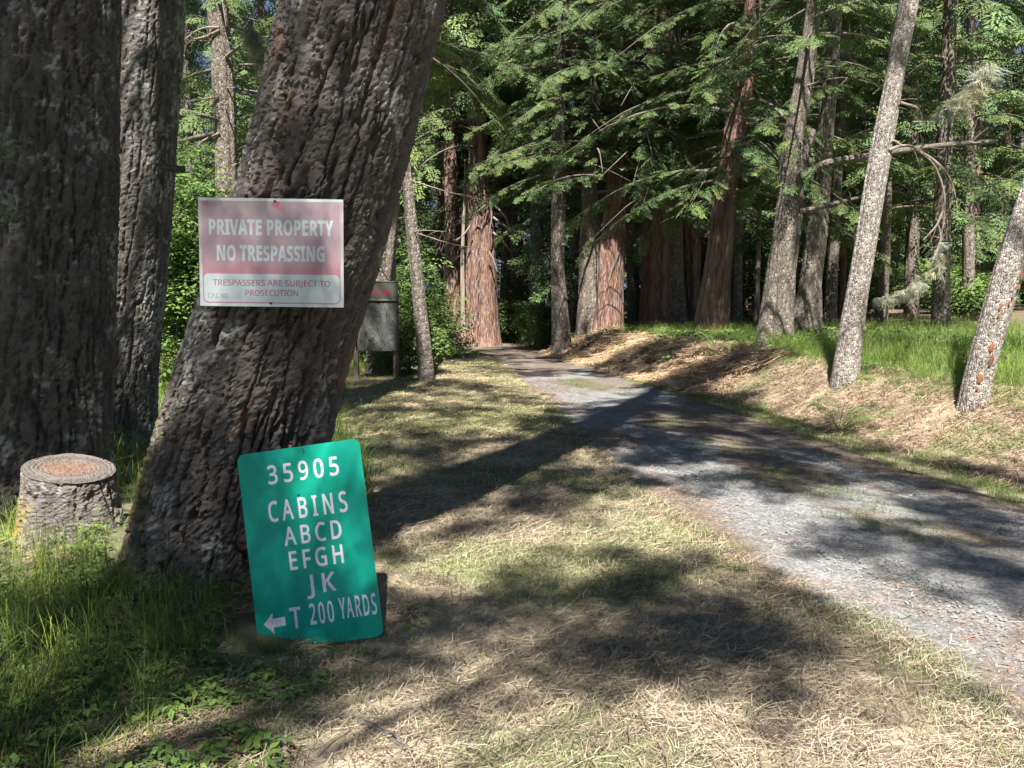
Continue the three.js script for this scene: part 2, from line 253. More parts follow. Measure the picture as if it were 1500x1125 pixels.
// old fir bark: deep broken plates, lichen, some rust-red inner bark
function firSkin(seed, o) {
  const f = (u, v, circ, a, c) => {
    const wu = u + 0.05 * (fbm(u * 7, v * 4, seed, 3) - 0.5) + 0.016 * (noise(u * 38, v * 30, seed + 4) - 0.5), wv = v + 0.07 * (fbm(u * 6 + 9, v * 6, seed + 3, 3) - 0.5) + 0.02 * (noise(u * 34, v * 38, seed + 6) - 0.5);
    const n1 = Math.max(3, Math.round(circ / 0.07)); worley(wu / circ * n1, wv / 0.21, seed + 5, n1); const id1 = WO[2], e1 = WO[1] - WO[0];
    const n2 = Math.max(6, Math.round(circ / 0.026)); worley(wu / circ * n2, wv / 0.03, seed + 8, n2); const e2 = WO[1] - WO[0], id2 = WO[2];
    const fine = fbm(u * 70, v * 70, seed + 2, 2), big = fbm(u * 2.2, v * 1.2, seed + 20, 2) - 0.5;
    const r1 = Math.abs(fbm(wu * 13, wv * 1.7, seed + 50, 3) - 0.5), r2 = Math.abs(fbm(wu * 24 + 3, wv * 4.5, seed + 60, 3) - 0.5), r3 = Math.abs(fbm(wu * 16 + 7, wv * 20, seed + 65, 2) - 0.5);
    const f1 = 1 - sst(0.012, 0.055, r1), f2 = 1 - sst(0.005, 0.038, r2), f3 = 1 - sst(0, 0.035, r3), sc = sst(0, 0.16, e2);
    const h = o.depth * (0.6 + 0.25 * sst(0.05, 0.2, r1) - 1.55 * f1 - 0.7 * f2 * (1 - f1) - 0.4 * f3 * (1 - f1) + 0.14 * sc + 0.34 * (id2 - 0.5) + 0.14 * (id1 - 0.5) + 0.22 * (fine - 0.5)) + 0.022 * big;
    const li = fbm(u * 5, v * 4, seed + 30, 4), sp = fbm(u * 34, v * 34, seed + 40, 3), patch = sst(o.lichen, o.lichen + 0.04, li * 0.55 + sp * 0.35 + id2 * 0.1);
    const tone = 0.7 + 0.35 * id2 + 0.3 * (id1 - 0.5) + 0.3 * (fine - 0.5); let k = o.base;
    c[0] = k[0] * tone; c[1] = k[1] * tone; c[2] = k[2] * tone;
    if (id1 > 0.9 && sp > 0.45 && o.red) { c[0] = 0.12 * tone; c[1] = 0.075 * tone; c[2] = 0.056 * tone; }
    const lt = patch * 0.75; c[0] = lerp(c[0], 0.27, lt); c[1] = lerp(c[1], 0.272, lt); c[2] = lerp(c[2], 0.258, lt);
    if (o.moss) { const mo = o.moss(a, v, sp, li); c[0] = lerp(c[0], 0.24, mo); c[1] = lerp(c[1], 0.19, mo); c[2] = lerp(c[2], 0.045, mo); return h + 0.012 * mo * fine; }
    return h;
  };
  f.colour = true; return f;
}
// path from pixels at one distance, carried on above the frame to full height
function pathPx(list, d, foot, height, topR, straight = 0.5) {
  const out = [];
  list.forEach(([px, py, w, dd]) => { const D = d + (dd || 0), p = at(px, py, D); out.push({ p, r: w / 2 / FOC * D }); });
  if (foot !== undefined) { const a = out[0], b = out[1] || out[0], t = a.p.y - b.p.y ? (foot - a.p.y) / (b.p.y - a.p.y) : 0; const p = a.p.clone(); p.y = foot; p.x += (b.p.x - a.p.x) * clamp(t, -1, 1) ; if (foot < a.p.y - 0.02) out.unshift({ p, r: a.r * 1.04 }); else a.p.y = foot; }
  const a = out[out.length - 2], b = out[out.length - 1], s = b.p.clone().sub(a.p); s.multiplyScalar(1 / Math.max(0.2, s.y));
  const r0 = b.r, y0 = b.p.y; for (let k = 1; k <= 6; k++) { const t = k / 6, dy = (height - y0) * t; if (height > y0) out.push({ p: V(b.p.x + s.x * dy * (1 - straight * t), y0 + dy, b.p.z + s.z * dy * (1 - straight * t)), r: lerp(r0, topR, t) }); }
  return out;
}
const rootFlare = (amt, h, lobes, ph) => (v, a) => Math.exp(-Math.max(0, v) / h) * amt * (0.55 + 0.45 * Math.sin(a * lobes + ph) * Math.sin(a * 2 + ph * 2.3));

// ---------------------------------------------------------------- foliage pieces
function diamond(pos, idx, b, dir, side, len, wid, dy = 0) { // one leaf
  const k = pos.length / 3; const m = b.clone().addScaledVector(dir, len * 0.45);
  pos.push(b.x, b.y, b.z, m.x + side.x * wid, m.y + side.y * wid, m.z + side.z * wid, b.x + dir.x * len, b.y + dir.y * len + dy, b.z + dir.z * len, m.x - side.x * wid, m.y - side.y * wid, m.z - side.z * wid);
  idx.push(k, k + 1, k + 2, k, k + 2, k + 3);
}
function sprayGeo(seed, twigs, perTwig, leafL, leafW, L = 0.5) {        // a flat feathery conifer spray along +x
  const pos = [], idx = []; let s = seed; const h = () => hash(s++, seed, 77);
  const droop = (x) => -0.35 * x * x;
  for (let i = 0; i < twigs; i++) for (const sd of [-1, 1]) {
    const x = (0.06 + 0.9 * (i + h() * 0.7) / twigs) * L, tl = L * (0.46 - 0.34 * i / twigs) * (0.75 + 0.5 * h()), an = 0.75 + 0.35 * h();
    const td = V(Math.cos(an), -0.12 - 0.25 * h(), sd * Math.sin(an)).normalize();
    for (let k = 0; k < perTwig; k++) {
      const b = V(x, droop(x), 0).addScaledVector(td, tl * (k + 0.3) / perTwig), ls = k % 2 ? 1 : -1, ra = ls * (0.55 + 0.4 * h());
      const ld = td.clone().applyAxisAngle(V(0, 1, 0), k === perTwig - 1 ? 0 : ra); ld.y += (h() - 0.5) * 0.5; ld.normalize();
      const side = V(-ld.z, (h() - 0.5) * 0.9, ld.x).normalize(); diamond(pos, idx, b, ld, side, leafL * (0.7 + 0.6 * h()), leafW, -0.006);
    }
  }
  diamond(pos, idx, V(L * 0.9, droop(L * 0.9), 0), V(1, -0.3, 0).normalize(), V(0, 0, 1), leafL * 1.3, leafW);
  return geoFrom(pos, idx);
}
function leafClump(seed, n, len, wid, rad) {                             // broad leaves round a short twig
  const pos = [], idx = []; let s = seed; const h = () => hash(s++, seed, 78);
  for (let i = 0; i < n; i++) {
    const a = h() * 6.28, e = (h() - 0.35) * 2, q = rad * Math.cbrt(h()), b = V(Math.cos(a) * q * Math.cos(e), Math.sin(e) * q * 0.8, Math.sin(a) * q * Math.cos(e));
    const d = V(Math.cos(a + h() - 0.5), (h() - 0.6) * 0.8, Math.sin(a + h() - 0.5)).normalize(), side = V(-d.z, (h() - 0.5) * 0.8, d.x).normalize();
    diamond(pos, idx, b, d, side, len * (0.7 + 0.6 * h()), wid * (0.8 + 0.4 * h()), -0.01);
  }
  return geoFrom(pos, idx);
}
function bladeGeo(seed, n, l0, l1, w, spread, bend, heads) {             // a tuft of grass
  const pos = [], idx = []; let s = seed; const h = () => hash(s++, seed, 79);
  for (let i = 0; i < n; i++) {
    const a = h() * 6.28, q = spread * Math.sqrt(h()), l = lerp(l0, l1, h()), bd = bend * (0.3 + h()), az = h() * 6.28, dx = Math.cos(az), dz = Math.sin(az), wx = -dz * w / 2, wz = dx * w / 2, k0 = pos.length / 3, S = 4;
    for (let k = 0; k <= S; k++) { const t = k / S, o = bd * t * t * l, y = l * (t - 0.35 * bd * t * t), x = Math.cos(a) * q + dx * o, z = Math.sin(a) * q + dz * o, ww = (1 - t * 0.9); pos.push(x - wx * ww, y, z - wz * ww, x + wx * ww, y, z + wz * ww); if (k < S) { const b = k0 + k * 2; idx.push(b, b + 1, b + 2, b + 1, b + 3, b + 2); } }
    if (heads && h() < heads) { const o = bd * l, y = l * (1 - 0.35 * bd); const b = V(Math.cos(a) * q + dx * o, y, Math.sin(a) * q + dz * o); for (let k = 0; k < 5; k++) diamond(pos, idx, b.clone().add(V(0, -k * 0.014, 0)), V(dx * 0.3 + (h() - 0.5) * 0.6, 0.8, dz * 0.3 + (h() - 0.5) * 0.6).normalize(), V(-dz, 0, dx), 0.022, 0.004); }
  }
  return geoFrom(pos, idx);
}
function strawGeo(seed, n, rad, l0, l1, lift) {                          // cut blades lying about
  const pos = [], idx = []; let s = seed; const h = () => hash(s++, seed, 80);
  for (let i = 0; i < n; i++) {
    const a = h() * 6.28, q = rad * Math.sqrt(h()), l = lerp(l0, l1, h() * h()), az = h() * 6.28, dx = Math.cos(az), dz = Math.sin(az), w = 0.0011 + 0.0014 * h(), y0 = 0.003 + lift * h() * h(), up = (h() - 0.35) * lift * 1.6, cv = (h() - 0.5) * 0.5, k0 = pos.length / 3;
    for (let k = 0; k < 3; k++) { const t = k / 2 - 0.5, x = Math.cos(a) * q + dx * l * t - dz * cv * l * (t * t), z = Math.sin(a) * q + dz * l * t + dx * cv * l * (t * t), y = Math.max(0.002, y0 + up * (t + 0.5)); pos.push(x - dz * w, y, z + dx * w, x + dz * w, y + w, z - dx * w); if (k < 2) { const b = k0 + k * 2; idx.push(b, b + 1, b + 2, b + 1, b + 3, b + 2); } }
  }
  return geoFrom(pos, idx);
}
const G = {
  spray: [sprayGeo(11, 10, 5, 0.065, 0.0105), sprayGeo(23, 9, 5, 0.07, 0.011), sprayGeo(37, 11, 5, 0.06, 0.011)],
  coarse: [sprayGeo(51, 7, 4, 0.085, 0.016), sprayGeo(53, 8, 4, 0.08, 0.017)],
  clump: [leafClump(61, 36, 0.07, 0.02, 0.2), leafClump(67, 30, 0.08, 0.025, 0.22)],
  weed: [leafClump(71, 16, 0.05, 0.02, 0.09), leafClump(73, 12, 0.08, 0.018, 0.1)],
  tall: [bladeGeo(81, 16, 0.25, 0.6, 0.006, 0.07, 0.6, 0.4), bladeGeo(83, 18, 0.2, 0.5, 0.007, 0.09, 0.8, 0.15)],
  short: [bladeGeo(91, 26, 0.03, 0.09, 0.0035, 0.1, 0.9), bladeGeo(93, 26, 0.03, 0.11, 0.0035, 0.11, 1.1)],
  straw: [strawGeo(101, 70, 0.15, 0.05, 0.2, 0.03), strawGeo(103, 70, 0.15, 0.04, 0.16, 0.04), strawGeo(105, 70, 0.16, 0.05, 0.24, 0.025)],
};
const tint = (a, b, bias = 0) => { const k = rr(a, b), y = rr(-0.18, 0.18) + bias; return col(k * (1 + y), k, k * (1 - y * 0.8)); };

// boughs of a conifer: limbs from the stem, sprays set along them on both sides
function boughs(tree, S, o) {
  const limbs = [], fol = o.set.map(() => new Copies());
  for (let i = 0; i < o.n; i++) {
    const h = lerp(o.h0, o.h1, Math.pow((i + R()) / o.n, o.pow || 1)), [cx, cz, r] = S(h), az = o.az ? o.az[0] + rr(-1, 1) * o.az[1] : R() * 6.283;
    const k = 1 - (h - o.h0) / (o.top - o.h0), L = o.len * (0.3 + 0.7 * Math.pow(clamp(k), 0.7)) * rr(0.6, 1.15), dir = V(Math.cos(az), 0, Math.sin(az)), side = V(-dir.z, 0, dir.x), sl = rr(-0.1, 0.25) + (o.slope || 0), dr = rr(0.25, 0.55) * (o.droop || 1), bend = rr(-0.25, 0.25);
    const pt = (s) => V(cx, h, cz).addScaledVector(dir, r * 0.6 + s * L).addScaledVector(side, bend * s * s * L).add(V(0, (sl * s - dr * s * s) * L, 0));
    limbs.push(tube([pt(0), pt(0.3), pt(0.65), pt(1)], 0.012 + 0.012 * L, 0.004, 7, 5));
    const ns = Math.max(3, Math.round(L / o.step));
    for (let q = 0; q < ns; q++) {
      const s = lerp(o.s0 ?? 0.2, 1, (q + R()) / ns), p = pt(s), tg = pt(Math.min(1.02, s + 0.03)).sub(pt(s - 0.03)).normalize(), wdt = (o.wide ?? 0.5) * L * 0.33 * (1.1 - s);
      for (const sd of [-1, 1]) {
        const b = p.clone().addScaledVector(side, sd * R() * wdt).add(V(0, -R() * 0.12 * wdt, 0)), f = tg.clone().multiplyScalar(rr(0.4, 1)).addScaledVector(side, sd * rr(0.3, 1)).add(V(0, rr(-0.55, 0.05), 0)), v = Math.floor(R() * fol.length);
        if (inGap(b.clone().addScaledVector(f, 0.2))) continue;
        fol[v].add(b, f, V(rr(-0.4, 0.4), 1, rr(-0.4, 0.4)), rr(0.5, 1.3) * o.size, tint(o.tone[0], o.tone[1], o.tone[2] || 0));
      }
    }
  }
  if (limbs.length) { const b = part('crown_branches', mergeGeometries(limbs), M.branch, tree); b.userData.kind = 'stuff'; }
  fol.forEach((f) => f.build('crown', o.set[fol.indexOf(f)], o.mat, tree));
}
function tree(name, label, path, o, group) {
  const t = thing(name, label, 'tree', null, group), y0 = path[0].p.y, y1 = path[path.length - 1].p.y;
  const sk = o.skin || ((u, v, c, a) => { const q = path[0].r; return -q * 0.06 + q * 0.2 * (Math.abs(noise(u / c * (o.flutes || 9) + 0.3 * noise(v * 0.8, 1, 5), v * 0.35, 300 + (o.seed || 0), o.flutes || 9) - 0.5) * 2 - 0.4) + q * 0.07 * (noise(u / c * 36, v * 1.1, 310, 36) - 0.5); });
  const g = trunkGeo(path, o.nu || 72, rows(y0 - 0.15, y1, o.dense || 0.12, o.ymid || y0 + 6, 0.5), sk, o.flare || rootFlare(0.2, 0.45, 3, o.seed || 1), o.front);
  if (!o.skin) { const n = Math.max(1, Math.round(2 * Math.PI * path[0].r / (o.tile || 1.2))), uvA = g.attributes.uv; for (let i = 0; i < uvA.count; i++) uvA.setXY(i, uvA.getX(i) * n, uvA.getY(i) / (o.tile || 1.2)); }
  else { const uvA = g.attributes.uv; for (let i = 0; i < uvA.count; i++) uvA.setXY(i, uvA.getX(i) * 6, uvA.getY(i) * 2); }
  part('trunk', g, o.mat, t);
  for (let i = 0; i < (o.dead ?? (name === 'forest_fir' ? 5 : 0)); i++) { const h = y0 + rr(2.5, 8.5), [cx, cz, r] = g.userData.at(h), az = R() * 6.283, L = rr(0.5, 1.8), e = (s, k) => V(cx + Math.cos(az + k) * (r * 0.6 + s * L), h + s * L * rr(-0.25, 0.1) - 0.15 * s * s * L, cz + Math.sin(az + k) * (r * 0.6 + s * L)), a = e(0, 0), b = e(0.5, rr(-0.1, 0.1)), c = e(1, rr(-0.3, 0.3)), tw = []; tw.push(tube([a, b, c], 0.016, 0.005, 6, 5)); for (let q = 0; q < 4; q++) { const p = b.clone().lerp(c, R()); tw.push(tube([p, p.clone().add(V(rr(-0.15, 0.15), rr(-0.2, 0.08), rr(-0.15, 0.15))), p.clone().add(V(rr(-0.35, 0.35), rr(-0.4, 0.1), rr(-0.35, 0.35)))], 0.005, 0.002, 4, 4)); } part('dead_branch', mergeGeometries(tw), M.deadWood, t); }
  if (o.boughs) boughs(t, g.userData.at, { top: y1, h1: y1 - 0.3, set: G.spray, mat: M.needle, step: 0.17, size: 0.8, tone: [0.7, 1.5], ...o.boughs });
  t.userData.stem = undefined; delete t.userData.stem; t.stemAt = g.userData.at; return t;
}
function limbPx(t, name, list, d, w0, w1, mat, seg = 14) { const pts = list.map(([x, y, dd]) => at(x, y, d + (dd || 0))); const g = [tube(pts, w0 / 2 / FOC * d, w1 / 2 / FOC * d, seg, 7, 0.35)], c = new THREE.CatmullRomCurve3(pts), L = c.getLength();
  if (name === 'dead_branch') for (let i = 0; i < 3 + L * 3; i++) { const q = rr(0.15, 1), p = c.getPoint(q), e = c.getTangent(q).multiplyScalar(rr(0.2, 0.8)).add(V(rr(-0.6, 0.6), rr(-0.7, 0.5), rr(-0.6, 0.6))).normalize().multiplyScalar(rr(0.1, 0.5)), r = w1 / 2 / FOC * d * rr(0.35, 0.7); g.push(tube([p, p.clone().addScaledVector(e, 0.5).add(V(rr(-0.03, 0.03), rr(-0.02, 0.04), 0)), p.clone().add(e)], r, r * 0.4, 5, 4)); }
  return part(name, mergeGeometries(g), mat || M.deadWood, t); }

// the three old firs and the leaning one with the sign
const footL = onGround(310, 838), dL = -footL.z + 0.42;
const leanFir = tree('leaning_fir', 'thick leaning fir trunk with deeply furrowed bark carrying the no trespassing sign', pathPx([[322, 815, 250], [341, 700, 244], [367, 600, 232], [413, 450, 222], [465, 300, 217], [500, 150, 214], [534, 0, 214]], dL, footL.y - 0.1, 17, 0.1, 0.25), {
  mat: M.bark, nu: 520, dense: 0.0072, ymid: 3.6, front: 0.35, flare: rootFlare(0.2, 0.2, 3, 0.6),
  skin: firSkin(400, { depth: 0.03, lichen: 0.61, base: [0.1, 0.085, 0.077], red: true, moss: (a, v, sp, li) => 0.8 * sst(0.7, 1.15, -Math.cos(a) - 0.1 * v + 1.1 * (sp - 0.5) + 0.1) * sst(1.2, 0.6, v) * sst(0.38, 0.6, li) }),
  boughs: { n: 46, h0: 8, len: 3.4, step: 0.22, wide: 0.8, size: 1.1, az: [0.4, 2] } });
const foot1 = onGround(70, 742), d1 = -foot1.z + 0.4;
tree('old_fir', 'broad dark fir trunk with white lichen spots behind the cut stump', pathPx([[68, 735, 165], [72, 560, 160], [77, 380, 158], [83, 0, 154]], d1, foot1.y - 0.1, 17, 0.1), {
  mat: M.bark, nu: 300, dense: 0.013, ymid: 4.6, front: 0.35, flare: rootFlare(0.25, 0.3, 4, 2),
  skin: firSkin(500, { depth: 0.028, lichen: 0.62, base: [0.092, 0.081, 0.074] }), boughs: { n: 26, h0: 7, len: 3.2, step: 0.3, wide: 0.7, az: [3.3, 1.1] } });
const foot2 = onGround(185, 668), d2 = -foot2.z + 0.35;
const fir2 = tree('old_fir', 'grey fir trunk with a sunlit strip between the dark fir and the leaning one', pathPx([[170, 655, 102], [174, 560, 98], [185, 430, 98], [192, 350, 99], [204, 180, 100], [213, 0, 102]], d2, foot2.y - 0.1, 17, 0.1), {
  mat: M.bark, nu: 260, dense: 0.016, ymid: 5.6, front: 0.35, flare: rootFlare(0.3, 0.35, 3, 1),
  skin: firSkin(600, { depth: 0.02, lichen: 0.565, base: [0.11, 0.098, 0.09] }), boughs: { n: 22, h0: 9, len: 2.6, step: 0.3, wide: 0.7, az: [3.5, 0.9] } });
limbPx(fir2, 'branch_stub', [[240, 246], [256, 247], [270, 249]], d2 - 0.25, 12, 9, M.fir, 5);

// ---------------------------------------------------------------- signs
const canvas = (w, h) => { const c = document.createElement('canvas'); c.width = w; c.height = h; return [c, c.getContext('2d')]; };
const ctex = (c) => { const t = new THREE.CanvasTexture(c); t.colorSpace = THREE.SRGBColorSpace; t.anisotropy = 8; return t; };
function rrect(x, X, Y, W, Hh, r) { x.beginPath(); x.moveTo(X + r, Y); x.arcTo(X + W, Y, X + W, Y + Hh, r); x.arcTo(X + W, Y + Hh, X, Y + Hh, r); x.arcTo(X, Y + Hh, X, Y, r); x.arcTo(X, Y, X + W, Y, r); x.closePath(); }
function fitText(x, s, cx, base, w, h, font, st) { x.save(); x.font = font.replace('SIZE', '100px'); const m = x.measureText(s); x.translate(cx, base); x.scale(w / m.width, h / 72); x.textAlign = 'center'; x.fillText(s, 0, 0); if (st) { x.lineWidth = st; x.strokeText(s, 0, 0); } x.restore(); }
function spaced(x, s, cx, base, w, h, gap, weight) { x.save(); x.font = '100px sans-serif'; const ws = [...s].map((c) => x.measureText(c).width), tot = ws.reduce((a, b) => a + b, 0) + gap * (s.length - 1); x.translate(cx - w / 2, base); x.scale(w / tot, h / 72); x.lineJoin = 'round'; x.lineWidth = weight; let X = 0; [...s].forEach((c, i) => { x.fillText(c, X, 0); x.strokeText(c, X, 0); X += ws[i] + gap; }); x.restore(); }
function plate(W, Hh, r, map, mat, name, parent, sag = 0) {               // thin metal sheet with a printed face
  const s = new THREE.Shape(); s.moveTo(-W / 2 + r, -Hh / 2); s.lineTo(W / 2 - r, -Hh / 2); s.absarc(W / 2 - r, -Hh / 2 + r, r, -Math.PI / 2, 0); s.lineTo(W / 2, Hh / 2 - r); s.absarc(W / 2 - r, Hh / 2 - r, r, 0, Math.PI / 2); s.lineTo(-W / 2 + r, Hh / 2); s.absarc(-W / 2 + r, Hh / 2 - r, r, Math.PI / 2, Math.PI); s.lineTo(-W / 2, -Hh / 2 + r); s.absarc(-W / 2 + r, -Hh / 2 + r, r, Math.PI, 1.5 * Math.PI);
  part('panel', new THREE.ExtrudeGeometry(s, { depth: 0.003, bevelEnabled: false, curveSegments: 8 }), std({ color: col(0.5, 0.5, 0.5), metalness: 0.6, roughness: 0.5 }), parent);
  const f = new THREE.ShapeGeometry(s, 8), p = f.attributes.position, uv = f.attributes.uv; for (let i = 0; i < p.count; i++) { uv.setXY(i, p.getX(i) / W + 0.5, p.getY(i) / Hh + 0.5); p.setZ(i, 0.0042); }
  mat.map = map; return part(name, f, mat, parent);
}
{ // NO TRESPASSING
  const [c, x] = canvas(1040, 780);
  x.fillStyle = '#c3cacd'; x.fillRect(0, 0, 1040, 780);
  rrect(x, 22, 22, 996, 736, 44); x.fillStyle = '#b8808d'; x.fill();
  for (let i = 0; i < 1500; i++) { const X = 22 + R() * 990, Y = 30 + Math.pow(R(), 1.5) * 430, q = rr(20, 90); x.fillStyle = `rgba(${158 + R() * 20 | 0},${142 + R() * 20 | 0},${150 + R() * 18 | 0},0.09)`; x.beginPath(); x.ellipse(X, Y, q, q * rr(0.5, 1.6), R() * 3, 0, 6.3); x.fill(); }
  for (const [X, Y, q, a] of [[560, 40, 34, 0.3], [590, 75, 26, 0.25], [45, 34, 30, 0.3]]) for (let k = 0; k < 14; k++) { x.fillStyle = `rgba(178,62,78,${a * 0.14})`; x.beginPath(); x.ellipse(X + rr(-10, 10), Y + rr(-8, 14), q * rr(0.4, 1.3), q * rr(0.3, 1), 0, 0, 6.3); x.fill(); }
  x.fillStyle = '#c3cacd'; x.fillRect(0, 0, 1040, 20);
  rrect(x, 30, 545, 980, 203, 34); x.fillStyle = '#bcc7cb'; x.fill();
  x.strokeStyle = '#b98793'; x.lineWidth = 7; rrect(x, 26, 541, 988, 212, 38); x.stroke();
  x.fillStyle = '#bfcbd0'; x.strokeStyle = '#bfcbd0';
  fitText(x, 'PRIVATE PROPERTY', 515, 262, 900, 108, 'bold SIZE sans-serif', 3); fitText(x, 'NO TRESPASSING', 515, 448, 790, 108, 'bold SIZE sans-serif', 3);
  x.fillStyle = '#a06a78'; x.strokeStyle = '#a06a78'; fitText(x, 'TRESPASSERS ARE SUBJECT TO', 520, 630, 850, 44, 'SIZE sans-serif', 2); fitText(x, 'PROSECUTION', 518, 702, 390, 44, 'SIZE sans-serif', 2);
  x.fillStyle = '#8d8088'; fitText(x, 'C.P.C. 602', 132, 722, 150, 34, 'SIZE sans-serif', 1);
  x.strokeStyle = 'rgba(60,55,58,0.8)'; x.lineWidth = 2.4; for (const q of [[[768, 196], [778, 215], [772, 240]], [[760, 205], [778, 215], [790, 206]], [[758, 222], [770, 226], [788, 222]]]) { x.beginPath(); q.forEach((p, i) => (i ? x.lineTo(...p) : x.moveTo(...p))); x.stroke(); }
  for (let i = 0; i < 260; i++) { x.fillStyle = `rgba(176,160,170,${rr(0.1, 0.4)})`; const X = rr(30, 1000), Y = rr(120, 470); x.fillRect(X, Y, rr(1, 4), rr(6, 60)); }
  for (let i = 0; i < 260; i++) { x.fillStyle = `rgba(110,105,110,${rr(0.05, 0.25)})`; x.fillRect(R() * 1040, R() * 780, rr(1, 4), rr(1, 4)); }
  const dS = dL - 0.49, mid = at(398, 370.5, dS), W = 207.5 / FOC * dS * 1.0, Hh = 155 / FOC * dS * 1.0;
  const t = thing('warning_sign', 'faded red and white private property no trespassing sign nailed to the leaning trunk', 'sign', mid);
  t.rotation.set(-0.02, 0.02, -0.012);
  plate(W, Hh, 0.003, ctex(c), new THREE.MeshPhysicalMaterial({ roughness: 0.38, specularIntensity: 0.8 }), 'printed_face', t);
  for (const [nx, ny] of [[0.0, 0.475], [0.0, -0.468]]) { const n = part('nail', new THREE.SphereGeometry(0.007, 10, 6), std({ color: col(0.06, 0.05, 0.05), roughness: 0.6 }), t); n.position.set(nx * W + (ny > 0 ? 0.02 : -0.006), ny * Hh, 0.005); n.scale.z = 0.5; }
}
{ // green cabins board
  const W = 0.585, Hh = 0.93, K = 1300, [c, x] = canvas(Math.round(W * K), Math.round(Hh * K)), w = c.width, h = c.height;
  x.fillStyle = '#00a088'; x.fillRect(0, 0, w, h);
  for (let i = 0; i < 500; i++) { x.fillStyle = `rgba(${R() * 30 | 0},${120 + R() * 40 | 0},${100 + R() * 30 | 0},0.05)`; const q = rr(5, 60); x.beginPath(); x.ellipse(R() * w, R() * h, q, q * rr(0.4, 1.5), R() * 3, 0, 6.3); x.fill(); }
  x.fillStyle = '#e4e2e8'; x.strokeStyle = '#e4e2e8';
  const line = (s, cx, base, ww, hh, gap = 14) => spaced(x, s, cx * w, base * h, ww * w, hh * h, gap + 5, 4);
  line('35905', 0.52, 0.168, 0.59, 0.092, 16); line('CABINS', 0.52, 0.358, 0.65, 0.1, 18);
  line('ABCD', 0.54, 0.487, 0.47, 0.09); line('EFGH', 0.54, 0.611, 0.46, 0.09); line('JK', 0.56, 0.742, 0.21, 0.092);
  line('T', 0.32, 0.9, 0.085, 0.1); line('200', 0.53, 0.893, 0.2, 0.1, 10); line('YARDS', 0.825, 0.886, 0.3, 0.1, 8);
  x.beginPath(); const A = [[0.06, 0.862], [0.14, 0.81], [0.135, 0.84], [0.235, 0.836], [0.235, 0.88], [0.135, 0.884], [0.14, 0.916]]; A.forEach(([a, b], i) => (i ? x.lineTo(a * w, b * h) : x.moveTo(a * w, b * h))); x.closePath(); x.fill();
  for (let i = 0; i < 320; i++) { x.fillStyle = `rgba(20,40,35,${rr(0.05, 0.3)})`; x.fillRect(R() * w, R() * h, rr(1, 4), rr(1, 3)); }
  for (let i = 0; i < 46; i++) { x.strokeStyle = `rgba(${R() < 0.5 ? '190,215,205' : '10,60,50'},${rr(0.08, 0.35)})`; x.lineWidth = rr(0.8, 2); const X = R() * w, Y = R() * h, q = rr(8, 70), an = R() * 6.3; x.beginPath(); x.moveTo(X, Y); x.lineTo(X + Math.cos(an) * q, Y + Math.sin(an) * q); x.stroke(); }
  for (let i = 0; i < 260; i++) { const Y = h * (1 - 0.16 * R() * R()); x.fillStyle = `rgba(70,60,45,${rr(0.1, 0.45)})`; x.beginPath(); x.arc(R() * w, Y, rr(0.8, 4), 0, 6.3); x.fill(); }
  x.strokeStyle = 'rgba(15,35,30,0.75)'; x.lineWidth = 5; x.beginPath(); x.moveTo(w * 0.53, h * 0.01); x.quadraticCurveTo(w * 0.56, h * 0.03, w * 0.53, h * 0.045); x.stroke();
  for (const [X, Y, q] of [[0.46, 0.245, 7], [0.57, 0.405, 5], [0.6, 0.7, 5], [0.3, 0.83, 5]]) { x.fillStyle = 'rgba(20,30,28,0.7)'; x.beginPath(); x.arc(X * w, Y * h, q, 0, 6.3); x.fill(); }
  const t = thing('road_sign', 'green cabins sign with white lettering propped against the leaning trunk', 'sign', V(-0.888, -0.068, -3.46));
  const tilt = new THREE.Group(); t.rotation.order = 'YXZ'; t.rotation.set(-0.17, 0.0, 0.14);
  const pv = V(0, Hh / 2, 0); plate(W, Hh, 0.036, ctex(c), new THREE.MeshPhysicalMaterial({ roughness: 0.42, specularIntensity: 0.8 }), 'lettered_face', t); t.children.forEach((m) => m.position.copy(pv));
}
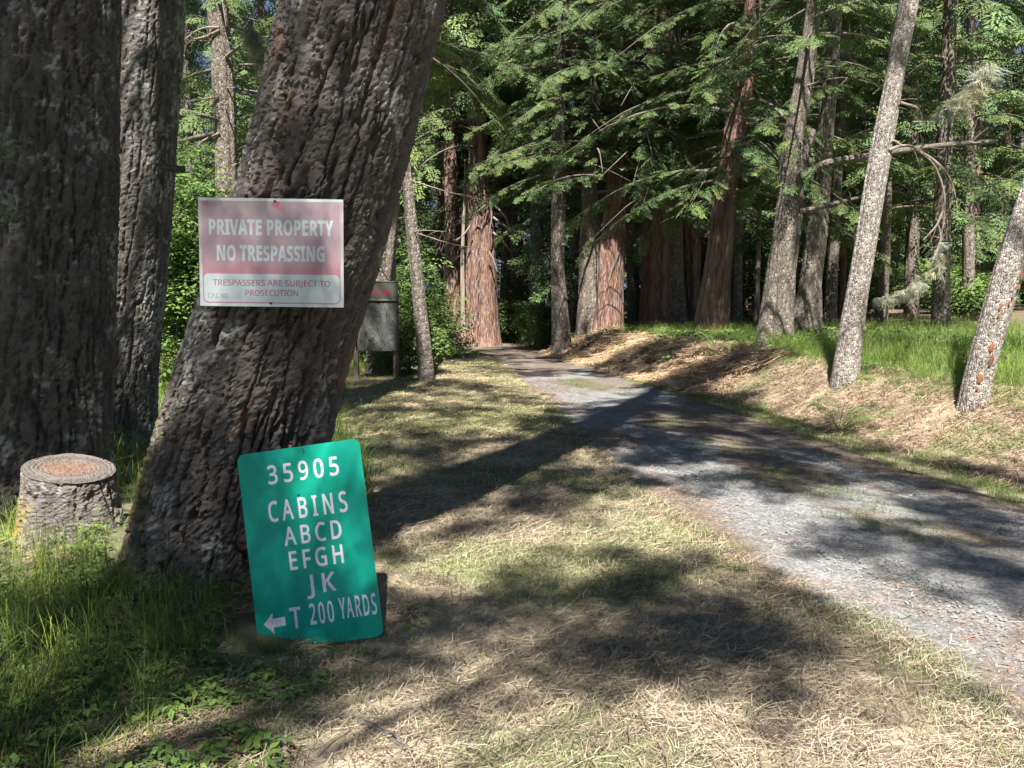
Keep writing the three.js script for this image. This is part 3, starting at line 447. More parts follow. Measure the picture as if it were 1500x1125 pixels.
{ // weathered notice board by the drive
  const fl = onGround(517, 557), d = -fl.z, mid = at(552, 464, d), W = 62 / FOC * d, Hh = 100 / FOC * d;
  const t = thing('notice_board', 'weathered dark wooden notice board on two posts with worn red lettering', 'notice board', V(mid.x, 0, mid.z));
  const wood = withTex(std({ color: col(0.17, 0.175, 0.165) }), grainBump, redBump, 2, 1, 0.003), postM = withTex(std({ color: col(0.26, 0.235, 0.2) }), redTex, redBump, 1, 2, 0.008);
  const y0 = mid.y - Hh / 2, bt = 0.03, head = Hh * 0.24;
  const p = part('board', new THREE.BoxGeometry(W, Hh - head - 0.01, bt), wood, t); p.position.y = y0 + (Hh - head - 0.01) / 2;
  const hd = part('header', new THREE.BoxGeometry(W * 0.97, head, bt * 1.3), wood, t); hd.position.set(W * 0.015, y0 + Hh - head / 2, 0.005);
  const [c, x] = canvas(256, 64); x.fillStyle = '#4a4b47'; x.fillRect(0, 0, 256, 64);
  for (let i = 0; i < 700; i++) { const X = R() * 256; x.fillStyle = R() < 0.5 ? 'rgba(92,94,88,0.4)' : 'rgba(55,56,52,0.4)'; x.fillRect(X, R() * 64, rr(0.6, 1.6), rr(4, 22)); }
  for (let i = 0; i < 260; i++) { const X = R() < 0.5 ? rr(84, 150) : R() < 0.75 ? rr(158, 216) : rr(36, 60); x.fillStyle = `rgba(150,38,48,${rr(0.15, 0.6)})`; x.fillRect(X, rr(26, 36), rr(1, 2.4), rr(6, 24)); }
  const face = part('worn_lettering', new THREE.PlaneGeometry(W * 0.95, head * 0.92), std({ map: ctex(c) }), t); face.position.set(W * 0.015, y0 + Hh - head / 2, bt * 0.65 + 0.008);
  const batten = part('batten', new THREE.BoxGeometry(W * 1.0, 0.035, 0.03), postM, t); batten.position.set(0, y0 + Hh - head - 0.02, bt / 2 + 0.017);
  const cap = part('cap_strip', new THREE.BoxGeometry(W * 1.03, 0.02, 0.07), postM, t); cap.position.set(W * 0.015, y0 + Hh + 0.011, 0);
  for (const [ox, oz] of [[-W / 2 - 0.02, -0.03], [W / 2 - 0.06, -0.085]]) { const gy = H(mid.x + ox, mid.z + oz) - 0.15, hh = y0 + Hh * 0.82 - gy; const q = part('post', new THREE.BoxGeometry(0.095, hh, 0.09), postM, t); q.position.set(ox, gy + hh / 2, oz); q.rotation.z = ox < 0 ? 0.012 : -0.02; }
}
{ // distant teal plate beside the redwoods
  const p = at(655, 460, 33), t = thing('marker_sign', 'tiny teal marker plate far off beside the reddish redwoods', 'sign', V(p.x, H(p.x, p.z), p.z));
  const q = part('plate', new THREE.BoxGeometry(0.17, 0.22, 0.01), std({ color: col(0.16, 0.5, 0.45), roughness: 0.5 }), t); q.position.y = p.y - t.position.y;
  const k = part('stake', new THREE.BoxGeometry(0.05, p.y - t.position.y, 0.04), M.deadWood, t); k.position.set(0, (p.y - t.position.y) / 2, -0.03);
}

// ---------------------------------------------------------------- stump
{
  const f = onGround(105, 792), d = -f.z + 0.25, c = at(105, 740, d), y0 = f.y - 0.05, r = 66 / FOC * d, hh = at(112, 686, d).y - y0;
  const t = thing('tree_stump', 'old cut stump with grey bark and a rust coloured top beside the leaning trunk', 'stump', V(c.x, y0, c.z));
  const sk = firSkin(700, { depth: 0.011, lichen: 0.585, base: [0.14, 0.12, 0.112], moss: (a, v, sp, li) => sst(0.3, 0.8, -Math.cos(a) + 0.9 * (sp - 0.5)) * sst(0.34, 0.2, v) });
  const pos = [], uv = [], cc = [], idx = [], nu = 150, nv = 70, ct = [0, 0, 0], circ = 2 * Math.PI * r;
  for (let i = 0; i <= nv; i++) for (let j = 0; j <= nu; j++) {
    const v = i / nv, a = (j % nu) / nu * 6.28319 - Math.PI / 2, s = v * hh, lip = 0.006 * Math.exp(-(((v - 0.9) / 0.07) ** 2)), q = r * (1.26 - 0.38 * Math.pow(v, 0.45)) * (1 + 0.06 * Math.sin(a * 3 + 1) * (1 - v)) + lip + (v < 0.8 ? sk((a + 1.571) / 6.28319 * circ, s, circ, a, ct) : sk((a + 1.571) / 6.28319 * circ, s, circ, a, ct) * 0.8);
    pos.push(q * Math.cos(a), s + 0.02 * (fbm(a * 3, 4, 720) - 0.5) * v + 0.05 * v * Math.cos(a + 2.6), q * Math.sin(a)); uv.push(j / nu * 4, s * 3); cc.push(...ct);
    if (i < nv && j < nu) { const k = i * (nu + 1) + j; idx.push(k, k + nu + 1, k + 1, k + 1, k + nu + 1, k + nu + 2); }
  }
  part('bark', geoFrom(pos, idx, uv, cc), M.bark, t);
  const p2 = [], c2 = [], i2 = [], u2 = [], nr = 40;
  for (let i = 0; i <= nr; i++) for (let j = 0; j <= nu; j++) {
    const q0 = 1 - i / nr, a = (j % nu) / nu * 6.28319 - Math.PI / 2, w = fbm(Math.cos(a) * 2 + 5, Math.sin(a) * 2 + q0 * 3, 710, 3) - 0.5, R1 = r * 0.885 + 0.012, q = q0 * R1;
    const core = sst(0.7, 0.4, q0 + 0.5 * w), y = hh + 0.05 * Math.cos(a + 2.6) * q0 + 0.004 * sst(1, 0.9, q0) - 0.012 * sst(0.04, 0, Math.abs(Math.sin(a * 2.5 + 0.4 * w))) * q0 - 0.012 * core + 0.02 * w + 0.004 * Math.sin(q0 * 60 + w * 8);
    p2.push(q * Math.cos(a), y, q * Math.sin(a)); u2.push(q * Math.cos(a) * 4, q * Math.sin(a) * 4);
    const n = hash(i, j % nu, 3), ring = 0.8 + 0.3 * Math.sin(q0 * 75 + w * 10) + 0.3 * (fbm(a * 9, q0 * 2, 715, 2) - 0.5), k1 = [0.135 * ring, 0.115 * ring, 0.102 * ring], k2 = n > 0.9 ? [0.22, 0.17, 0.13] : [0.145 * (0.6 + 0.8 * n), 0.085 * (0.6 + 0.8 * n), 0.058];
    for (let k = 0; k < 3; k++) c2.push(lerp(k1[k], k2[k], core));
    if (i < nr && j < nu) { const k = i * (nu + 1) + j; i2.push(k, k + nu + 1, k + 1, k + 1, k + nu + 1, k + nu + 2); }
  }
  part('cut_top', geoFrom(p2, i2, u2, c2), M.bark, t);
}

// ---------------------------------------------------------------- the wood beyond the drive
const GB = G.coarse, far = { set: GB, size: 1.7, step: 0.34, tone: [0.6, 1.5] };
const trunkAt = (list, d, h, r, straight) => { const a = at(list[0][0], list[0][1], d); return pathPx(list, d, H(a.x, a.z) - 0.1, h, r, straight); };
{
  let t;
  t = tree('redwood', 'pinkish redwood stem left of the twin stem at the end of the drive', trunkAt([[664, 490, 27], [662, 380, 23], [660, 250, 20]], 31, 26, 0.1), { mat: M.redwood, seed: 1, flutes: 12, boughs: { ...far, n: 54, h0: 6.4, len: 3.6 } });
  limbPx(t, 'dead_branch', [[667, 330], [682, 322], [700, 312]], 30.6, 3, 1.2);
  t = tree('redwood', 'sunlit pinkish redwood with cleft twin stem at the end of the drive', trunkAt([[705, 498, 56], [706, 400, 50], [704, 300, 40], [698, 150, 26]], 30, 30, 0.12), { mat: M.redwood, seed: 2, flutes: 7, nu: 96, flare: (v, a) => 0.18 * Math.exp(-v / 0.6) - 0.28 * Math.exp(-(((a - 1.5) / 0.16) ** 2)) * sst(9, 4, v), boughs: { ...far, n: 96, h0: 6.2, len: 4.6, mat: M.needle, tone: [0.7, 1.5, 0.05] } });
  for (const b of [[[724, 300], [740, 318], [750, 345]], [[722, 318], [738, 330], [752, 338], [768, 352]], [[752, 352], [762, 338], [775, 325]], [[722, 340], [735, 352], [748, 368]], [[718, 290], [720, 318], [716, 345]], [[716, 368], [724, 384], [728, 398]], [[690, 330], [678, 345], [668, 352]], [[712, 300], [700, 310], [690, 318]]]) limbPx(t, 'dead_branch', b, 29.2, 3.6, 1.2);
  t = tree('dead_sapling', 'thin pale dead pole beside the sunlit twin redwood', trunkAt([[679, 490, 8], [677, 380, 6], [680, 300, 4]], 29.5, 7, 0.02), { mat: M.deadWood, nu: 16, seed: 3 });
  t = tree('redwood', 'slender grey barked conifer at the foot of the dark bank', trunkAt([[822, 492, 27], [818, 400, 22], [818, 235, 20], [822, 100, 16]], 24, 24, 0.06), { mat: M.fir, seed: 4, boughs: { n: 34, h0: 5.8, h1: 12, len: 2.6, step: 0.18, wide: 0.7 } });
  t = tree('redwood', 'mottled grey and pink redwood stem joined to its lit neighbour', trunkAt([[865, 470, 46], [866, 380, 34], [867, 250, 27], [872, 0, 20]], 24.6, 26, 0.1), { mat: M.fir, seed: 5, flutes: 8, boughs: { n: 60, h0: 5, h1: 12.5, len: 3.6, step: 0.18, wide: 0.8 } });
  t = tree('redwood', 'reddish redwood stem leaning right, its lower bark brightly lit', trunkAt([[891, 466, 48], [896, 380, 40], [906, 200, 28], [913, 60, 22]], 24.2, 24, 0.1), { mat: M.redwood, seed: 6, flutes: 9, boughs: { n: 52, h0: 5.2, h1: 12.5, len: 4, step: 0.18, wide: 0.8 } });
  t = tree('redwood', 'massive fluted redwood with drooping dark boughs above the bank', trunkAt([[966, 472, 66], [968, 380, 56], [970, 200, 52], [974, 0, 44]], 25.5, 28, 0.15), { mat: M.redwood, seed: 7, flutes: 11, nu: 96, boughs: { n: 110, h0: 4.8, h1: 14.5, len: 5, step: 0.17, wide: 0.9, tone: [0.6, 1.35, -0.05] } });
  t = tree('redwood', 'grey sided redwood stem pressed against the massive fluted one', trunkAt([[993, 470, 30], [988, 380, 26], [986, 250, 24], [990, 60, 20]], 25.2, 20, 0.08), { mat: M.fir, seed: 8, boughs: { n: 12, h0: 7, h1: 12, len: 2.6 } });
  t = tree('redwood', 'shaggy dark redwood stem leaning towards the lichen hung firs', trunkAt([[1044, 478, 52], [1052, 400, 42], [1066, 250, 34], [1092, 100, 28], [1102, 0, 24]], 20.5, 25, 0.1), { mat: M.redwood, seed: 9, flutes: 10, boughs: { n: 70, h0: 4.4, h1: 12.5, len: 4.2, step: 0.17, wide: 0.9 } });
  t = tree('redwood', 'pale upper redwood stem showing behind the massive fluted one', trunkAt([[1014, 470, 30], [1012, 200, 24], [1010, 0, 20]], 26, 26, 0.1), { mat: M.redwood, seed: 10, boughs: { ...far, n: 30, h0: 8, len: 3.6 } });
  t = tree('dead_sapling', 'slim whitish pole lit by sun between redwood and grey fir', trunkAt([[1108, 470, 9], [1110, 400, 8], [1114, 250, 7], [1118, 100, 5]], 27, 14, 0.03), { mat: M.deadWood, nu: 18, seed: 11 });
  t = tree('forest_fir', 'stout grey fir with a kinked stem on the grassy bank', trunkAt([[1136, 494, 52], [1142, 420, 44], [1156, 300, 36], [1160, 210, 34], [1176, 120, 26], [1192, 0, 22]], 17, 20, 0.1), { mat: M.fir, seed: 12, nu: 90, tile: 0.9, boughs: { n: 36, h0: 6.6, len: 3.2, step: 0.22 } });
  limbPx(t, 'snag_limb', [[1172, 250, -0.2], [1184, 215, -0.3], [1192, 190, -0.3]], 16.8, 10, 7, M.fir, 6);
  limbPx(t, 'dead_branch', [[1172, 258, -0.3], [1210, 240, -0.4], [1280, 228, -0.4], [1360, 215, -0.2], [1460, 207, 0]], 16.8, 13, 6, M.fir, 18);
  limbPx(t, 'dead_branch', [[1172, 310, -0.3], [1215, 300, -0.4], [1265, 288, -0.4]], 16.8, 9, 4, M.fir, 8);
  t = tree('redwood', 'mossy flared redwood stem just behind the stout grey fir', trunkAt([[1178, 484, 48], [1186, 430, 38], [1198, 330, 26], [1208, 200, 24], [1226, 0, 20]], 19, 22, 0.08), { mat: M.fir, seed: 13, nu: 80, boughs: { n: 40, h0: 4.8, len: 3.2, step: 0.18, wide: 0.8 } });
  // the slim leaning fir on the bank and its neighbour with woodpecker scars
  const fg = onGround(1238, 558), dg = -fg.z;
  t = tree('slim_fir', 'slim pale grey fir leaning right on the edge of the mown bank', pathPx([[1238, 552, 38], [1246, 490, 36], [1262, 400, 33], [1278, 290, 31], [1290, 220, 31], [1308, 130, 29], [1331, 0, 27]], dg, fg.y - 0.1, 13, 0.05, 0.3), { mat: M.firPale, seed: 14, nu: 80, tile: 0.55, flare: rootFlare(0.22, 0.2, 3, 1), boughs: { n: 26, h0: 6.3, len: 2.6, step: 0.25 } });
  for (const b of [[[1302, 220], [1322, 213], [1342, 217], [1370, 245], [1384, 290], [1380, 340], [1366, 385]], [[1340, 218], [1368, 235], [1392, 262], [1402, 300]], [[1318, 150], [1345, 160], [1352, 178]], [[1320, 214], [1308, 206], [1300, 214]], [[1384, 300], [1372, 330], [1352, 352]], [[1368, 380], [1378, 350], [1372, 320]]]) limbPx(t, 'dead_branch', b, dg - 0.1, 5, 1.6, M.deadWood);
  const fh = onGround(1424, 592), dh = -fh.z;
  const woodpecker = tree('slim_fir', 'pale fir with orange woodpecker scars leaning right on the bank', pathPx([[1426, 586, 40], [1440, 530, 40], [1462, 450, 42], [1490, 360, 43], [1530, 240, 42]], dh, fh.y - 0.1, 11, 0.05, 0.3), { mat: M.firPale, seed: 15, nu: 80, tile: 0.45, flare: rootFlare(0.15, 0.15, 3, 1), boughs: { n: 24, h0: 6, len: 2.6, step: 0.25 } });
  const chip = new THREE.IcosahedronGeometry(1, 2), cp = chip.attributes.position; for (let i = 0; i < cp.count; i++) { const k = 0.7 + 0.5 * noise(cp.getX(i) * 2.5 + 9, cp.getY(i) * 2.5 + 9, 12); cp.setXYZ(i, cp.getX(i) * k, cp.getY(i) * k, cp.getZ(i) * k); } chip.computeVertexNormals();
  const scarM = std({ color: col(0.24, 0.095, 0.04) }), scar2 = std({ color: col(0.14, 0.055, 0.03) });
  for (const [px, py, w, h] of [[1485, 405, 7, 14], [1481, 421, 6, 9], [1466, 444, 4, 9], [1454, 449, 5, 14], [1441, 507, 8, 15], [1440, 527, 8, 20], [1425, 553, 9, 16], [1446, 552, 5, 14], [1421, 568, 5, 7], [1443, 566, 6, 8], [1451, 462, 4, 8], [1470, 436, 4, 6]]) {
    const S = woodpecker.stemAt, p0 = at(px, py, dh), [cx, cz, r] = S(p0.y), ox = clamp((p0.x - cx) / r, -0.9, 0.9), nz = Math.sqrt(1 - ox * ox), q = part('woodpecker_scar', chip, R() < 0.7 ? scarM : scar2, woodpecker);
    q.position.set(cx + ox * r * 0.99, p0.y, cz + nz * r * 0.99); q.scale.set(w / 2.6 / FOC * dh, h / 2.2 / FOC * dh, 0.006); q.rotation.y = Math.asin(ox); q.rotation.z = -0.2;
  }
  // left side
  t = tree('forest_fir', 'pale weathered trunk behind the bright shrubs left of the leaning fir', trunkAt([[335, 420, 38], [332, 250, 34], [328, 130, 32], [318, 0, 31]], 15, 20, 0.1), { mat: M.fir, seed: 16, tile: 0.8, boughs: { n: 40, h0: 4.6, len: 3, step: 0.2, wide: 0.8, mat: M.needle } });
  for (const b of [[[322, 40], [295, 42], [265, 62]], [[322, 44], [300, 54], [280, 58]], [[320, 142], [300, 145], [278, 148]], [[322, 195], [300, 205], [285, 218]]]) limbPx(t, 'dead_branch', b, 14.8, 4, 1.5);
  t = tree('forest_fir', 'slender dark bluish trunk tilting left beside the notice board', trunkAt([[623, 524, 23], [615, 440, 20], [603, 330, 18], [592, 220, 16]], 15.5, 18, 0.05), { mat: M.fir, seed: 17, tile: 0.7, boughs: { n: 34, h0: 6, len: 3, step: 0.18, wide: 0.8 } });
  t = tree('broken_trunk', 'pale sunlit trunk standing behind the notice board', trunkAt([[556, 545, 40], [556, 420, 36], [568, 330, 30], [574, 280, 26]], 17.5, 16, 0.1), { mat: M.fir, seed: 18, tile: 0.9, boughs: { n: 26, h0: 6.5, len: 3, step: 0.24 } });
  t = tree('forest_fir', 'narrow grey trunk right behind the pale one at the notice board', trunkAt([[577, 520, 16], [573, 420, 16], [572, 280, 15]], 18.5, 15, 0.05), { mat: M.fir, seed: 19, nu: 40, boughs: { n: 26, h0: 6.5, len: 3, step: 0.24 } });
  for (const [px, d, w, lab] of [[738, 33, 15, 'dark slim stem just right of the sunlit twin redwood'], [756, 36, 13, 'second dark slim stem right of the sunlit twin redwood'], [842, 29, 18, 'shadowed stem between the grey conifer and the mottled redwood'], [928, 28, 20, 'shadowed stem between the lit redwood and the massive fluted one'], [1078, 26, 16, 'slim stem behind the shaggy leaning redwood'], [645, 34, 12, 'slim stem left of the pinkish redwoods'], [1262, 30, 12, 'slim stem glimpsed behind the slim leaning fir'], [1420, 26, 18, 'grey stem behind the woodpecker scarred fir']])
    tree('forest_fir', lab, trunkAt([[px, 470, w], [px + rr(-4, 4), 300, w * 0.9], [px + rr(-8, 8), 120, w * 0.8]], d, 20, 0.05), { mat: M.fir, seed: px, nu: 40, boughs: { n: 20, h0: 7, h1: 14, len: 2.6, step: 0.26, wide: 0.8, set: GB, size: 1.1 } });
  // right background
  for (const [l, d, m, lab] of [[[[1378, 452, 26], [1380, 300, 24], [1388, 120, 22]], 20, M.fir, 'grey trunk hung with lichen between the two slim leaning firs'], [[[1216, 455, 18], [1222, 350, 16], [1230, 200, 15]], 25, M.fir, 'blackish trunk close behind the slim leaning fir'], [[[1233, 440, 11], [1236, 350, 10], [1240, 200, 9]], 29, M.redwood, 'thin reddish trunk lit between dark stems on the bank'], [[[1292, 440, 18], [1296, 330, 17], [1300, 150, 15]], 24, M.fir, 'straight grey trunk right of the slim leaning fir'], [[[1335, 450, 20], [1338, 300, 18], [1336, 100, 17]], 27, M.fir, 'dark trunk in the shade behind the lichen hung boughs']])
    tree('forest_fir', lab, trunkAt(l, d, 22, 0.05), { mat: m, seed: d, nu: 48, tile: 0.8, boughs: { n: 44, h0: 4, len: 3, step: 0.26, wide: 0.8, set: GB, size: 1.2 } });
}
// unnumbered dim trees standing further back
{
  const rowsD = [[33, 10], [41, 12], [50, 14], [62, 16], [74, 13]]; let k = 0;
  for (const [d0, n] of rowsD) for (let i = 0; i < n; i++) {
    const px = lerp(180, 1640, (i + 0.15 + 0.7 * R()) / n), d = d0 + rr(-3, 3), x = (px - 750) / FOC * d; if (x > roadL(d) - 0.8 && x < roadR(d) + 0.8 && d < 40) continue;
    const w = rr(0.35, 0.8), h = rr(20, 30), y = H(x, -d) - 0.1, lx = rr(-0.5, 0.5), path = []; for (let q = 0; q <= 6; q++) path.push({ p: V(x + lx * q / 6, y + (h - y) * q / 6, -d), r: w / 2 * (1 - 0.85 * q / 6) });
    tree('background_conifer', 'dim slender conifer standing deep in the wood', path, { mat: [M.fir, M.redwood, M.fir][k++ % 3], nu: 24, dense: 0.5, seed: k, boughs: { ...far, n: d0 > 45 ? 50 : 60, h0: d0 > 60 ? rr(0.4, 1.5) : rr(2.2, 5), len: rr(3.4, 5) * (d0 > 60 ? 1.3 : 1), size: d0 > 45 ? 2.3 : 1.9, step: 0.45, wide: 0.8, mat: M.needle } }, 'dim conifers deep in the wood');
  }
}

// ---------------------------------------------------------------- trees behind and beside the camera whose crowns shade the drive
{
  const T = [['shade_tree', V(6.7, 0, 0.6), 0.16], ['shade_tree', V(8.6, 0, -0.4), 0.15], ['shade_tree', V(3.4, 0, 5.6), 0.28], ['shade_tree', V(-2.6, 0, 4.2), 0.25], ['shade_tree', V(8.8, 0, -6), 0.22], ['shade_tree', V(-5.4, 0, -1.0), 0.22]];
  const lab = ['slim tree by the near bend of the drive, outermost of the pair', 'slim tree on the bank beside the near bend of the drive', 'large tree beside the drive opposite the leaning fir', 'large tree on the verge facing the cabins sign', 'tree on the bank nearer than the woodpecker scarred fir', 'tree on the weedy verge facing the cut stump'];
  // shaded places on the ground: pixel, half size in metres, how full
  const B = [
    [620, 640, 0.9, 0.5, 0.6], [560, 850, 0.35, 0.4, 1], [590, 905, 0.4, 0.3, 1],
    [930, 640, 0.9, 0.9, 1.1], [860, 610, 0.7, 0.8, 0.7], [1060, 695, 0.5, 0.25, 1], [1000, 665, 0.5, 0.2, 0.7], [990, 600, 0.9, 0.7, 1],
    [780, 845, 0.5, 0.25, 1], [900, 870, 0.5, 0.3, 1.1], [1010, 900, 0.45, 0.3, 1.1], [1120, 930, 0.5, 0.28, 1.1], [1240, 985, 0.35, 0.2, 1], [1060, 1000, 0.35, 0.12, 0.8], [850, 940, 0.3, 0.12, 0.6],
    [1150, 850, 0.3, 0.3, 0.8], [1290, 800, 0.5, 0.16, 0.8], [1430, 820, 0.5, 0.16, 0.9], [1400, 740, 0.8, 0.2, 0.8], [1250, 700, 0.6, 0.2, 0.6],
    [1130, 610, 0.6, 0.5, 1], [1440, 685, 0.6, 0.2, 0.9], [1060, 545, 1.6, 1.0, 1.6], [960, 520, 1.8, 1.4, 1.7], [860, 515, 1.5, 1.5, 1.5], [640, 600, 0.8, 0.4, 0.9], [740, 585, 0.8, 0.5, 0.8], [560, 660, 0.5, 0.25, 0.8], [620, 560, 1, 0.6, 0.8], [1350, 640, 0.5, 0.2, 0.8], [1200, 640, 0.6, 0.25, 0.9], [1330, 485, 2, 1, 1],
    [150, 880, 0.7, 0.45, 1], [290, 915, 0.5, 0.45, 1], [120, 960, 0.4, 0.2, 0.7], [330, 1000, 0.4, 0.25, 1], [480, 980, 0.35, 0.2, 0.8], [600, 1000, 0.3, 0.12, 0.5], [700, 1090, 0.3, 0.08, 0.5], [950, 1080, 0.3, 0.08, 0.5],
    [560, 590, 1.0, 1.0, 0.8], [680, 570, 1.2, 1.2, 0.7], [760, 545, 1.2, 1.2, 0.8], [700, 525, 1.6, 1.0, 0.6], [330, 800, 0.5, 0.5, 1.3],
  ].concat(Array.from({ length: 34 }, () => [rr(520, 900), 575 + 190 * Math.pow(R(), 1.3), rr(0.12, 0.4), rr(0.1, 0.25), rr(0.6, 1.1)]), Array.from({ length: 16 }, () => [rr(950, 1480), rr(660, 860), rr(0.15, 0.45), rr(0.06, 0.16), rr(0.6, 1.1)])).map(([px, py, rx, rz, f]) => [onGround(px, py), rx, rz, f]);
  // shaded places on the trunks and signs: pixel and distance
  for (const [px, py, d, rx, rz, f] of [[350, 760, dL - 0.4, 0.5, 0.35, 1.2], [300, 620, dL - 0.4, 0.3, 0.2, 0.7], [430, 700, dL - 0.4, 0.3, 0.2, 0.7], [380, 340, dL - 0.4, 0.4, 0.3, 0.9], [480, 420, dL - 0.4, 0.2, 0.1, 0.6], [560, 200, dL - 0.3, 0.3, 0.4, 0.5], [450, 120, dL - 0.3, 0.3, 0.3, 0.5], [50, 640, d1 - 0.4, 0.5, 0.6, 1.5], [50, 450, d1 - 0.4, 0.5, 0.6, 1.5], [50, 250, d1 - 0.4, 0.5, 0.6, 1.5], [60, 60, d1 - 0.4, 0.5, 0.6, 1.3], [230, 300, d2 - 0.3, 0.3, 0.7, 1.2], [230, 90, d2 - 0.3, 0.3, 0.7, 1.2], [215, 560, d2 - 0.3, 0.4, 0.6, 1.3], [490, 860, 3.5, 0.22, 0.25, 1], [400, 720, 3.6, 0.2, 0.25, 1], [440, 790, 3.6, 0.22, 0.3, 1], [530, 760, 3.6, 0.12, 0.2, 0.7], [350, 350, 3.8, 0.25, 0.3, 1.2], [450, 350, 3.8, 0.25, 0.3, 1.1], [400, 420, 3.8, 0.3, 0.2, 1], [960, 440, 25, 0.8, 0.6, 1.4], [965, 350, 25, 0.8, 0.6, 1.4], [1040, 440, 20.2, 0.7, 0.5, 1.4], [1052, 360, 20.2, 0.7, 0.6, 1.4], [1000, 400, 25, 0.6, 0.6, 1.3], [820, 440, 23.6, 0.5, 0.5, 1], [545, 430, 13, 0.6, 0.5, 1.5], [555, 480, 13, 0.6, 0.5, 1.5]])
    B.push([at(px, py, d), rx, rz, f]);
  const made = T.map(([n, p, r], i) => { const h = [17, 18, 16, 15, 16, 15][i], y = H(p.x, p.z) - 0.1, path = []; for (let q = 0; q <= 6; q++) path.push({ p: V(p.x + rr(-0.15, 0.15) - (i < 2 ? 0.27 * h * q / 6 : 0), y + h * q / 6, p.z + rr(-0.15, 0.15)), r: r * (1 - 0.8 * q / 6) }); return { t: tree(n, lab[i], path, { mat: M.fir, nu: 40, dense: 0.3, seed: i }), p, limbs: [], fol: [new Copies(), new Copies(), new Copies()] }; });
  for (const [g, rx, rz, f] of B) {
    const h = rr(8.5, 12.5), c = g.clone().addScaledVector(SUN, (h - g.y) / SUN.y); let best = null, bd = 1e9; for (const m of made) { const q = (m.p.x - c.x) ** 2 + (m.p.z - c.z) ** 2; if (q < bd) { bd = q; best = m; } }
    const [sx, sz] = best.t.stemAt(h - 0.8), root = V(sx, h - 0.8 - 0.1 * Math.sqrt(bd), sz); if (root.y < 5) root.y = 5;
    best.limbs.push(tube([root, root.clone().lerp(c, 0.4).add(V(0, 0.35, 0)), c.clone().add(V(0, 0.1, 0))], 0.02 + 0.006 * Math.sqrt(bd), 0.008, 8, 5));
    const n = Math.ceil(rx * rz * 3.14 * f * 24) + 4;
    for (let i = 0; i < n; i++) { const a = R() * 6.283, q = Math.sqrt(R()), p = c.clone().add(V(Math.cos(a) * q * rx, rr(-0.5, 0.5), Math.sin(a) * q * rz)); if (!inGap(p)) best.fol[i % 3].add(p, V(rr(-1, 1), rr(-0.4, 0.1), rr(-1, 1)), V(rr(-0.4, 0.4), 1, rr(-0.4, 0.4)), rr(0.8, 1.3), tint(0.7, 1.4)); }
  }
  made.forEach((m) => { if (m.limbs.length) part('crown_branches', mergeGeometries(m.limbs), M.branch, m.t).userData.kind = 'stuff'; m.fol.forEach((f, i) => f.build('crown', G.spray[i], M.needle, m.t)); });
}

// ---------------------------------------------------------------- shrubs
function shrub(name, label, c, rx, ry, rz, n, mat, o = {}, group) {
  const t = thing(name, label, 'shrub', V(c.x, c.y, c.z), group), st = [], f = G.clump.map(() => new Copies());
  for (let i = 0; i < (o.stems || 7); i++) { const a = R() * 6.28, q = R() * 0.7, e = V(Math.cos(a) * rx * q, ry * rr(0.7, 1.7), Math.sin(a) * rz * q); st.push(tube([V(rr(-0.1, 0.1), -0.05, rr(-0.1, 0.1)), e.clone().multiplyScalar(0.5).add(V(rr(-0.1, 0.1), 0.1, 0)), e], 0.018, 0.004, 6, 5)); }
  const b = part('stems', mergeGeometries(st), M.branch, t); b.name = 'stem_cluster'; b.userData.kind = 'stuff';
  for (let i = 0; i < n; i++) { const a = R() * 6.283, e = Math.acos(rr(-1, 1)), q = Math.pow(R(), 0.4) * (0.75 + 0.5 * noise(a * 2, e * 2, n)), p = V(Math.cos(a) * Math.sin(e) * rx * q, ry + Math.cos(e) * ry * q, Math.sin(a) * Math.sin(e) * rz * q); if (p.y < 0.03) p.y = rr(0.03, 0.3); f[i % 2].add(p, V(rr(-1, 1), rr(-0.3, 0.3), rr(-1, 1)), V(rr(-0.5, 0.5), 1, rr(-0.5, 0.5)), rr(0.7, 1.3) * (o.size || 1), tint(0.6, 1.4)); }
  f.forEach((k, i) => k.build('foliage', G.clump[i], mat, t)); return t;
}
